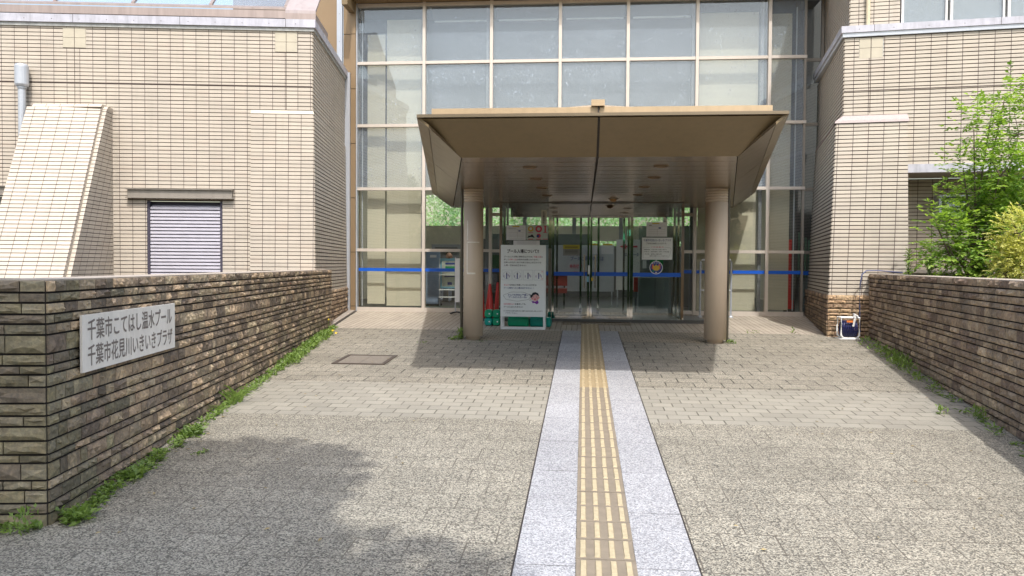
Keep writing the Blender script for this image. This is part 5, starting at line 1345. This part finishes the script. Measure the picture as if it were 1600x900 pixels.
simple('office_shelf', 'dark shelf with boxes behind the vestibule glass on the left', 'shelf', [('frame', M_DKINT, [(-2.6, -1.3, 19.6, 19.64, .70, 2.3), (-2.6, -1.3, 19.2, 19.6, 1.5, 1.53), (-2.6, -1.3, 19.2, 19.6, 1.0, 1.03)]), ('box', M_WHITE, [(-1.7, -1.45, 19.3, 19.5, 1.1, 1.42)]), ('plant_pot', mat('dark_foliage', (.03, .07, .03), .8, var=.5, vs=30), [(-2.2, -1.8, 19.3, 19.5, 1.53, 1.9)])], None)
simple('dark_display', 'long dark grey display unit under the garden windows', 'display unit', [('body', M_DKINT, [(-3.2, 1.9, 24.5, 25, .7, 2.25)]), ('upper_slab', mat('slate', (.05, .065, .065), .4), [(-2.9, .2, 24.2, 24.4, 2.27, 2.6)])], None)
simple('red_pole_banner', 'tall red banner standing inside the far right window', 'banner', [('cloth', M_RED, [(4.06, 4.17, FY+.32, FY+.35, .82, 2.2)]), ('rod', M_SILV, [(4.05, 4.06, FY+.32, FY+.34, .72, 2.25)])], None)
simple('white_bin', 'pale grey bin inside the far right window', 'bin', [('body', mat('bin_grey', (.22, .24, .25), .5), [(4.27, 4.5, FY+.3, FY+.6, .72, 1.40)]), ('lid', M_GREYIN, [(4.26, 4.51, FY+.28, FY+.62, 1.40, 1.44)])], None)
for k in range(4):
    simple('green_pole', ('tallest pale green rod, leftmost of the bundle in the far right window', 'second pale green rod from the left in the far right window', 'third pale green rod from the left in the far right window', 'shortest pale green rod, nearest the right tiled wing')[k], 'pole', [('rod', mat('sage_green', (.16, .28, .20), .5) if k == 0 else bpy.data.materials['sage_green'], [(4.29+.065*k, 4.325+.065*k, FY+.5, FY+.53, 1.44, 2.35-.05*k)])], None, group='green rods inside the far right window')

# person at reception: one skinned body
def skin_body(name, V, Eg, Rr, m, parent, sub=2):
    me = bpy.data.meshes.new(name); me.from_pydata([tuple(Vector(v)-WL[parent.name]) for v in V], Eg, []); me.update()
    o = bpy.data.objects.new(name, me); C.objects.link(o); o.parent = parent
    sk_ = o.modifiers.new('skin', 'SKIN')
    for i, r_2 in enumerate(Rr): me.skin_vertices[0].data[i].radius = (r_2, r_2) if not isinstance(r_2, tuple) else r_2
    me.skin_vertices[0].data[0].use_root = True
    s2 = o.modifiers.new('sub', 'SUBSURF'); s2.levels = sub; s2.render_levels = sub
    me.materials.append(m); return o
px_, py_, pz_ = -3.47, 20.5, .72
pn = thing('person', 'person with short black hair and grey-blue shirt, seated behind the poster rack', 'person', (px_, py_, pz_))
def P_(x, y, z): return (px_+x, py_+y, pz_+z)
DZ = -.43
def P_(x, y, z): return (px_+x, py_+y, pz_+z+DZ)
def Q_(x, y, z): return (px_+x, py_+y, pz_+z)
V = [P_(0, 0, .90), P_(0, 0, 1.05), P_(0, .0, 1.22), P_(0, 0, 1.36), P_(0.01, -.01, 1.44), P_(.015, -.02, 1.50),
     P_(-.17, 0, 1.33), P_(-.22, -.03, 1.08), P_(-.18, -.2, .98), P_(.17, 0, 1.33), P_(.22, -.03, 1.08), P_(.18, -.2, .98),
     Q_(-.09, -.06, .47), Q_(-.11, -.42, .48), Q_(-.11, -.42, .06), Q_(-.11, -.54, .03), Q_(.09, -.06, .47), Q_(.11, -.42, .48), Q_(.11, -.42, .06), Q_(.11, -.54, .03)]
Eg = [(0, 1), (1, 2), (2, 3), (3, 4), (4, 5), (3, 6), (6, 7), (7, 8), (3, 9), (9, 10), (10, 11), (0, 12), (12, 13), (13, 14), (14, 15), (0, 16), (16, 17), (17, 18), (18, 19)]
Rr = [(.15, .10), (.14, .10), (.16, .11), (.12, .09), .052, .05, .062, .045, .033, .062, .045, .033, .085, .06, .045, .04, .085, .06, .045, .04]
skin_body('body', V, Eg, Rr, M_CLOTH, pn)
b = MB()
import itertools
def ell(b, c, r, seg=14, rings=9, m=0):
    for i in range(rings):
        for j in range(seg):
            def q(i_, j_):
                th = math.pi*i_/rings; ph = 2*math.pi*j_/seg; return (c[0]+r[0]*math.sin(th)*math.cos(ph), c[1]+r[1]*math.sin(th)*math.sin(ph), c[2]+r[2]*math.cos(th))
            b.quad(q(i, j), q(i+1, j), q(i+1, j+1), q(i, j+1), m)
ell(b, P_(.02, -.04, 1.60), (.078, .095, .115)); ell(b, P_(.045, -.135, 1.585), (.014, .018, .02), 8, 6)
for s in (-1, 1): ell(b, P_(.02+s*.078, -.03, 1.59), (.012, .02, .03), 8, 6); 
for s in (-1, 1): ell(b, P_(.03+s*.03, -.128, 1.615), (.010, .006, .007), 8, 6, 1)
ell(b, P_(.035, -.128, 1.548), (.022, .008, .006), 8, 6, 2)
build('head', b, [M_SKIN, M_HAIR, M_LEATH], pn, smooth=True)
b = MB(); ell(b, P_(.015, -.015, 1.645), (.092, .10, .095)); build('hair', b, M_HAIR, pn, smooth=True)

t_ = thing('stool', 'round office stool under the person behind the poster rack', 'stool', (px_, py_, .70))
b = MB(); b.lathe(px_, py_, [(0, 1.07), (.17, 1.07), (.18, 1.05), (.18, 1.02), (0, 1.02)], 16); build('seat', b, M_DKINT, t_)
b = MB(); b.tube([(px_, py_, .72), (px_, py_, 1.02)], .025, 8); b.lathe(px_, py_, [(.2, .70), (.2, .72), (0, .73)], 16); build('base', b, M_STEEL, t_)
# ---------------------------------------------------------------- foliage
def leafquad(mb, c, d, n, L, W, tint):
    """a folded rhombic leaf: base c, direction d, normal n"""
    d = d.normalized(); s = d.cross(n)
    if s.length < 1e-3: s = Vector((1, 0, 0))
    s.normalize(); n2 = s.cross(d)
    p0 = c; p1 = c+d*L*.5+s*W*.5+n2*L*.04; p2 = c+d*L-n2*L*.12; p3 = c+d*L*.5-s*W*.5+n2*L*.04
    i = len(mb.v); mb.v += [tuple(p0), tuple(p1), tuple(p2), tuple(p3)]; mb.f.append((i, i+1, i+2, i+3)); mb.m.append(0); mb.uv.append(((0, 0),)*4); mb.col.append((tint, tint, tint, 1))
def rv(r=rnd): 
    while True:
        v = Vector((r.uniform(-1, 1), r.uniform(-1, 1), r.uniform(-1, 1)))
        if .05 < v.length < 1: return v.normalized()
def spray(mb, base, d, L, nl, lL, lW, tb_):
    """compound leaf: paired leaflets along a drooping rachis"""
    d = d.normalized(); p = Vector(base)
    for k in range(nl):
        t = (k+1)/nl; p = p+d*L/nl; d = (d+Vector((0, 0, -.10))).normalized()
        side = d.cross(Vector((0, 0, 1)));
        if side.length < .1: side = Vector((1, 0, 0))
        side.normalize()
        for s in (-1, 1):
            dd = (side*s+d*.6+rv()*.25).normalized(); nn = (Vector((0, 0, 1))+rv()*.5).normalized()
            leafquad(mb, p, dd, nn, lL*rnd.uniform(.7, 1.15), lW, min(1, max(0, tb_+rnd.uniform(-.2, .2))))
    leafquad(mb, p, d, (Vector((0, 0, 1))+rv()*.4).normalized(), lL, lW, tb_)

def shrub(name, label, cat, base, blobs, mleaf, nspray, lL, lW, Ls, seed, stems=5, tip_light=True):
    global rnd
    keep = rnd; rnd = random.Random(seed)
    t_ = thing(name, label, cat, base)
    fo = MB(); fo.col = []; st = MB()
    base = Vector(base)
    zlo = min(b[2]-b[3][2] for b in blobs); zhi = max(b[2]+b[3][2] for b in blobs)
    for (x, y, z, r) in blobs:
        c = Vector((x, y, z))
        st.tube([base+Vector((rnd.uniform(-.06, .06), rnd.uniform(-.06, .06), 0)), base.lerp(c, .5)+rv()*.06, c], [.022, .014, .006], 6)
        vol = r[0]*r[1]*r[2]
        for _ in range(int(nspray*vol)):
            v = rv(); q = rnd.random()**.45
            p = c+Vector((v.x*r[0], v.y*r[1], v.z*r[2]))*q
            d = (v+Vector((0, 0, .35))+rv()*.5).normalized()
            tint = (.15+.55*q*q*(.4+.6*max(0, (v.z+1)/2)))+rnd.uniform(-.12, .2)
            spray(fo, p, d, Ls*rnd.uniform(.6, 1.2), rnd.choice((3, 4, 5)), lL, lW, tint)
            if rnd.random() < .05: st.tube([c, p], [.006, .003], 4)
    build('stem', st, M_BARK, t_); build('foliage', fo, mleaf, t_)
    rnd = keep
    return t_
by = 9.4
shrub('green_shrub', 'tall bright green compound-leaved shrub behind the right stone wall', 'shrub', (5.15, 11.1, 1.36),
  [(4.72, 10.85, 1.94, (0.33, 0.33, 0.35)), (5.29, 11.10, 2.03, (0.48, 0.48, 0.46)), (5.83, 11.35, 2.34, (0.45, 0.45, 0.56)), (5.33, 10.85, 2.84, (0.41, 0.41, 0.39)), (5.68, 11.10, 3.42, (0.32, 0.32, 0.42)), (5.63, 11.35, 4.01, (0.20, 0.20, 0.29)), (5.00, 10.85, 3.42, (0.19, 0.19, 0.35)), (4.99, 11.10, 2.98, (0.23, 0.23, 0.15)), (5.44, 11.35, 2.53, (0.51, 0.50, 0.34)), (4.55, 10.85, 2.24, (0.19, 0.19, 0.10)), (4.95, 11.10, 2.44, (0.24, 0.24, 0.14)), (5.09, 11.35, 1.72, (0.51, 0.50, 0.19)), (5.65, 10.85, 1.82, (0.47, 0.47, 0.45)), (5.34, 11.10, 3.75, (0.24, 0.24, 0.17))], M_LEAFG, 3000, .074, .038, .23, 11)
shrub('golden_shrub', 'yellow-green bushy shrub above the right wall at the frame edge', 'shrub', (4.40, 8.6, 1.36),
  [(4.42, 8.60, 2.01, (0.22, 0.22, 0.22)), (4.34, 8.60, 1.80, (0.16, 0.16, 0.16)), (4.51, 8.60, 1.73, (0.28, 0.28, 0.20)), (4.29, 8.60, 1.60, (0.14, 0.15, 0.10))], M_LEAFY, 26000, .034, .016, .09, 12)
# little stalks over the right wall
for i, (x, y, h, lab) in enumerate(((4.52, 11.6, .34, 'upright light green weed stalk rising over the right wall near the pier'), (4.72, 11.4, .22, 'shorter weed sprig over the right wall, between stalk and shrub'))):
    t_ = thing('tall_weed', lab, 'weed', (x, y, 1.36)); fo = MB(); fo.col = []
    for k in range(60):
        z = 1.36+.2+h*k/60; a = k*2.4; leafquad(fo, Vector((x, y, z)), Vector((math.cos(a), math.sin(a), .9)), Vector((0, 0, 1)), .075, .018, rnd.uniform(.4, .9))
    build('leaves', fo, M_LEAFW, t_); st = MB(); st.tube([(x, y, 1.36), (x, y, 1.56+h)], .006, 6); build('stem', st, M_LEAFW, t_)
for o in C.objects:
    pass

# weeds along the wall feet : uncountable ground cover
def weed_patch(mb, x, y, n, spread, L, W, up=.5, tint=(.3, .9), off=0.):
    for _ in range(n):
        a = rnd.uniform(0, 6.283); r_2 = spread*rnd.random()**.7
        c = Vector((x+r_2*math.cos(a), y+r_2*math.sin(a)*1.2, gz(y+r_2*math.sin(a)*1.2)+rnd.uniform(0, .5)*up*L*3+off))
        d = Vector((rnd.uniform(-1, 1), rnd.uniform(-1, 1), rnd.uniform(-.1, 1)*up*1.6)).normalized()
        leafquad(mb, c, d, (Vector((0, 0, 1))+rv()*.5).normalized(), L*rnd.uniform(.5, 1.2), W*rnd.uniform(.6, 1.2), rnd.uniform(*tint))
wl = MB(); wl.col = []
y = 4.25
while y < 13.3:
    x = lwx(y)+.055+rnd.random()**2*.06
    dens = .35+.65*(1 if (4.25 < y < 5.6 or 9.2 < y < 12.9) else 0)*rnd.random()
    big = 1.9 if 9.4 < y < 12.5 else 1.0
    if rnd.random() < .95:
        weed_patch(wl, x+.025*big, y, int(46*dens*big)+6, .062*big, .045, .026, .45*big)
    y += .07
for x in (-3.0, -3.08, -3.15, -3.22, -3.35, -3.5): weed_patch(wl, x, 4.10-abs(x+3)*.12, 26, .05, .05, .028, .5)
build('wall_foot_weeds', wl, M_LEAFW, label='low green weeds growing along the foot of the left stone wall', category='weeds', kind='stuff')
wr = MB(); wr.col = []
y = 6.0
while y < 13.3:
    x = rwx(y)-.05-rnd.random()**2*.12
    if 9.8 < y < 12.6: k_, L_ = 1.9, .055
    elif 8.6 < y <= 9.8: k_, L_ = 1.1, .045
    else: k_, L_ = .75, .045
    if rnd.random() < .62*min(1, k_+.1): weed_patch(wr, x-.03*k_, y, int(15*k_), .065*k_, L_*1.3, .021, .5*k_, (.25, 1))
    y += .08
build('wall_foot_weeds', wr, M_LEAFW, label='straggly green weeds growing along the foot of the right stone wall', category='weeds', kind='stuff')
fl = MB(); fl.col = []
for _ in range(170):
    y = rnd.uniform(4, 12.8); s_ = rnd.choice((-1, 1)); x = (lwx(y)+.1+rnd.random()**2.2*2.2) if s_ < 0 else (rwx(y)-.1-rnd.random()**2.2*2.2)
    leafquad(fl, Vector((x, y, gz(y)+.012)), Vector((rnd.uniform(-1, 1), rnd.uniform(-1, 1), .1)), (Vector((0, 0, 1))+rv()*.3).normalized(), rnd.uniform(.02, .045), rnd.uniform(.01, .022), rnd.random())
build('fallen_leaves', fl, m_leaf('dry_leaf', (.16, .11, .05), (.38, .30, .15), .1), label='scattered small dry leaves on the paving beside the walls', category='leaf litter', kind='stuff')
# distinct plants
def plant(name, label, x, y, fn, mats=M_LEAFW):
    t_ = thing(name, label, 'weed', (x, y, gz(y))); fo = MB(); fo.col = []; fn(fo, x, y); build('leaves', fo, mats, t_); return t_
def tuft(n, h, w_):
    def f(mb, x, y):
        for k in range(n):
            a = rnd.uniform(0, 6.283); p = Vector((x+rnd.uniform(-.05, .05), y+rnd.uniform(-.09, .09), gz(y))); l_ = rnd.uniform(.0, .35); hh = h*rnd.uniform(.5, 1.1)
            q = p
            d = Vector((math.cos(a)*l_, math.sin(a)*l_, 1)).normalized(); tn = rnd.uniform(.3, 1)
            for s in range(4):
                d2 = (d+Vector((math.cos(a)*.35, math.sin(a)*.35, -.22*s))).normalized(); side = d.cross(Vector((math.sin(a)+.3, -math.cos(a), .1))).normalized()*w_*(1-s/4.5)
                side2 = side*.7 if s < 3 else side*.05
                r_3 = q+d2*hh/4; i = len(mb.v)
                mb.v += [tuple(q-side), tuple(q+side), tuple(r_3+side2), tuple(r_3-side2)]; mb.f.append((i, i+1, i+2, i+3)); mb.m.append(0); mb.uv.append(((0, 0),)*4); mb.col.append((tn, tn, tn, 1))
                q = r_3; d = d2
    return f
plant('grass_tuft', 'tall arching grass tuft midway along the foot of the left wall', lwx(7.35)+.12, 7.35, tuft(70, .36, .0055))
plant('grass_tuft', 'smaller grass tuft just nearer than the tall one on the left wall', lwx(6.95)+.09, 6.95, tuft(25, .22, .005))
plant('broad_leaf_weed', 'round dark green fern-like weed clump at the left wall foot', lwx(6.15)+.13, 6.15, lambda mb, x, y: weed_patch(mb, x, y, 190, .085, .06, .022, .55, (.1, .7)))
plant('broad_leaf_weed', 'bushy weed clump at the near corner of the left wall', -2.86, 4.28, lambda mb, x, y: weed_patch(mb, x, y, 110, .09, .062, .034, .65, (.3, .95)))
plant('broad_leaf_weed', 'bright weed clump further along the left wall foot, second from its corner', lwx(5.05)+.10, 5.05, lambda mb, x, y: weed_patch(mb, x, y, 95, .09, .06, .034, .5, (.4, 1)))
plant('column_weed', 'leafy weed climbing at the base of the left column', -1.90, 12.0, lambda mb, x, y: [weed_patch(mb, x-.03, y, 60, .09, .05, .03, .5, (.3, .9)), weed_patch(mb, x+.05, y, 80, .05, .045, .03, 2.4, (.2, .8))])
plant('column_weed', 'small weed clump at the base of the right column', 2.19, 12.0, lambda mb, x, y: weed_patch(mb, x, y, 60, .08, .045, .02, .7, (.3, .8)))
plant('column_weed', 'thin row of moss and weeds around the base of the left column', -1.55, 11.86, lambda mb, x, y: weed_patch(mb, x, y, 45, .13, .025, .014, .25, (.1, .6)))
plant('seedling', 'tiny seedling at the edge of the light tiles by the right pier', 3.38, 13.25, lambda mb, x, y: weed_patch(mb, x, y, 16, .03, .05, .02, 1.3, (.3, .9)))
plant('seedling', 'thin sprouts in the paving joint right of the right column', 2.75, 13.22, lambda mb, x, y: weed_patch(mb, x, y, 30, .16, .04, .012, .9, (.3, .9)))
plant('seedling', 'small weed on the paving between the manhole and the left column', -2.35, 11.6, lambda mb, x, y: weed_patch(mb, x, y, 20, .08, .035, .014, .4, (.3, .8)))
plant('tall_weed', 'spindly weed with tiny white flowers against the right wall', rwx(10.4)-.12, 10.4, lambda mb, x, y: weed_patch(mb, x, y, 70, .07, .05, .014, 1.8, (.1, .6)))
plant('tall_weed', 'upright weed at the foot of the right wall near the frame edge', rwx(7.3)-.12, 7.3, lambda mb, x, y: weed_patch(mb, x, y, 60, .05, .05, .014, 1.6, (.2, .8)))
plant('tall_weed', 'spindly yellow-budded weed in front of the left wall corner', -2.99, 4.02, lambda mb, x, y: weed_patch(mb, x, y, 40, .07, .045, .02, 2.2, (.4, .9)))
plant('seedling', 'small green weed alone on the paving beside the left wall weeds', lwx(6.0)+.42, 5.65, lambda mb, x, y: weed_patch(mb, x, y, 34, .06, .035, .016, .3, (.3, .9)))
plant('seedling', 'lone sprig on the paving near the right wall foot', 3.25, 7.55, lambda mb, x, y: weed_patch(mb, x, y, 34, .05, .05, .02, .9, (.5, 1)))
yf = m_leaf('yellow_petal', (.6, .42, .02), (.8, .6, .04), .2)
for x, y, lab in ((-3.86, 12.1, 'pair of small yellow flowers on the paving by the left wall'), (-4.24, 13.05, 'single yellow flower against the far end of the left wall')):
    t_ = thing('yellow_flower', lab, 'flower', (x, y, gz(y)))
    b = MB(); b.col = []
    for dx, dz in ((0, .10), (.05, .06)) if x > -4 else ((0, .16),):
        for k in range(8): a = k*.785; leafquad(b, Vector((x+dx, y, gz(y)+dz)), Vector((math.cos(a), math.sin(a)*.4-.3, .5*math.sin(a)+.2)), Vector((0, -1, .4)), .022, .016, .6)
    build('petals', b, yf, t_)
    b = MB(); b.col = []; 
    b2 = MB(); b2.tube([(x, y, gz(y)), (x, y, gz(y)+(.10 if x > -4 else .16))], .003, 5); b2.col = [(.5, .5, .5, 1)]*len(b2.f); build('stem', b2, M_LEAFW, t_)

# trees behind the viewer: nearest added unseen for its shade, others show in the glass
def tree(name, label, x, y, zg, H, rc, n, seed, lL=.16):
    global rnd
    keep = rnd; rnd = random.Random(seed)
    t_ = thing(name, label, 'tree', (x, y, zg)); st = MB(); fo = MB(); fo.col = []
    top = Vector((x, y, zg+H*.62)); st.tube([(x, y, zg), (x+.1, y, zg+H*.3), tuple(top)], [.22, .16, .09], 10)
    cc = Vector((x, y, zg+H-rc[2]))
    clumps = []
    for k in range(26):
        v = rv(); c = cc+Vector((v.x*rc[0], v.y*rc[1], v.z*rc[2]))*rnd.uniform(.35, .85); clumps.append((c, rnd.uniform(.6, 1.15)))
        st.tube([tuple(top.lerp(Vector((x, y, zg+H*.35)), rnd.random()*.6)), tuple(top.lerp(c, .5)+rv()*.2), tuple(c)], [.07, .04, .015], 6)
    for _ in range(n):
        c, r_2 = rnd.choice(clumps); v = rv(); p = c+v*r_2*rnd.random()**.4
        leafquad(fo, p, (v+rv()*.8).normalized(), (Vector((0, 0, 1))+rv()*.6).normalized(), lL*rnd.uniform(.7, 1.3), lL*.55, rnd.random())
    build('trunk', st, M_BARK, t_); build('crown', fo, M_LEAFT, t_); rnd = keep; return t_
t0_ = tree('shade_tree', 'broad unseen tree added behind the viewer to shade the near left paving', -2.3, -.35, gz(-.35), 7.4, (2.6, 2.1, 1.2), 34000, 21, .19)
t1_ = tree('street_tree', 'dense street tree standing far behind the viewer, mirrored in the doors', -7, -24, -.6, 9, (4, 3.5, 3.6), 9000, 22, .36)
for i, (x, y, s) in enumerate(((1.0, -26, 1.05), (8.5, -24, .95), (-15, -26, 1.1), (16, -27, 1.1))):
    c = copy_tree(t1_, (x, y, -.6), ['street tree behind the viewer straight opposite the doors', 'street tree behind the viewer, right of the one opposite the doors', 'far left street tree behind the viewer', 'far right street tree behind the viewer'][i], scale=s, rot=i*1.3)
for o in [t1_]+[o for o in C.objects if o.name.startswith('street_tree') and o.parent is None]: o['group'] = 'trees across the street'
hb = MB(); hb.col = []
for _ in range(22000):
    x = rnd.uniform(-18, 18); z = rnd.random()*4.4-.6; y = -13-rnd.random()*1.2+.35*math.sin(x*1.3)
    leafquad(hb, Vector((x, y, z+.3*math.sin(x*2))), rv(), (Vector((0, 1, .5))+rv()*.7).normalized(), .24, .15, rnd.random())
hd = thing('hedge', 'tall dark hedge across the street behind the viewer, mirrored in the doors', 'hedge', (0, -13.5, gz(-13.5)))
build('foliage', hb, M_LEAFT, hd)
b = MB(); b.box(-18, 18, -14.0, -13.6, -.7, 3.3); build('inner_growth', b, mat('hedge_core', (.02, .035, .012), .95, var=.3), hd)
# greenery seen through the lobby's back windows
gb = MB(); gb.col = []
for _ in range(30000):
    x = rnd.uniform(-9, 9); z = rnd.random()**.8*6.5+.2; y = 32.5+rnd.random()*1.5+.5*math.sin(x*1.7)+.3*z
    leafquad(gb, Vector((x, y, z+.5)), rv(), (Vector((0, -1, .4))+rv()*.8).normalized(), .17, .10, min(1, max(0, .6+.5*math.sin(x*2.1+z*1.3)*.6+rnd.uniform(-.3, .3))))
build('back_garden_foliage', gb, m_leaf('garden_leaf', (.22, .34, .22), (.42, .56, .40), .5), label='mass of green garden foliage outside the lobby back windows', category='foliage', kind='stuff')
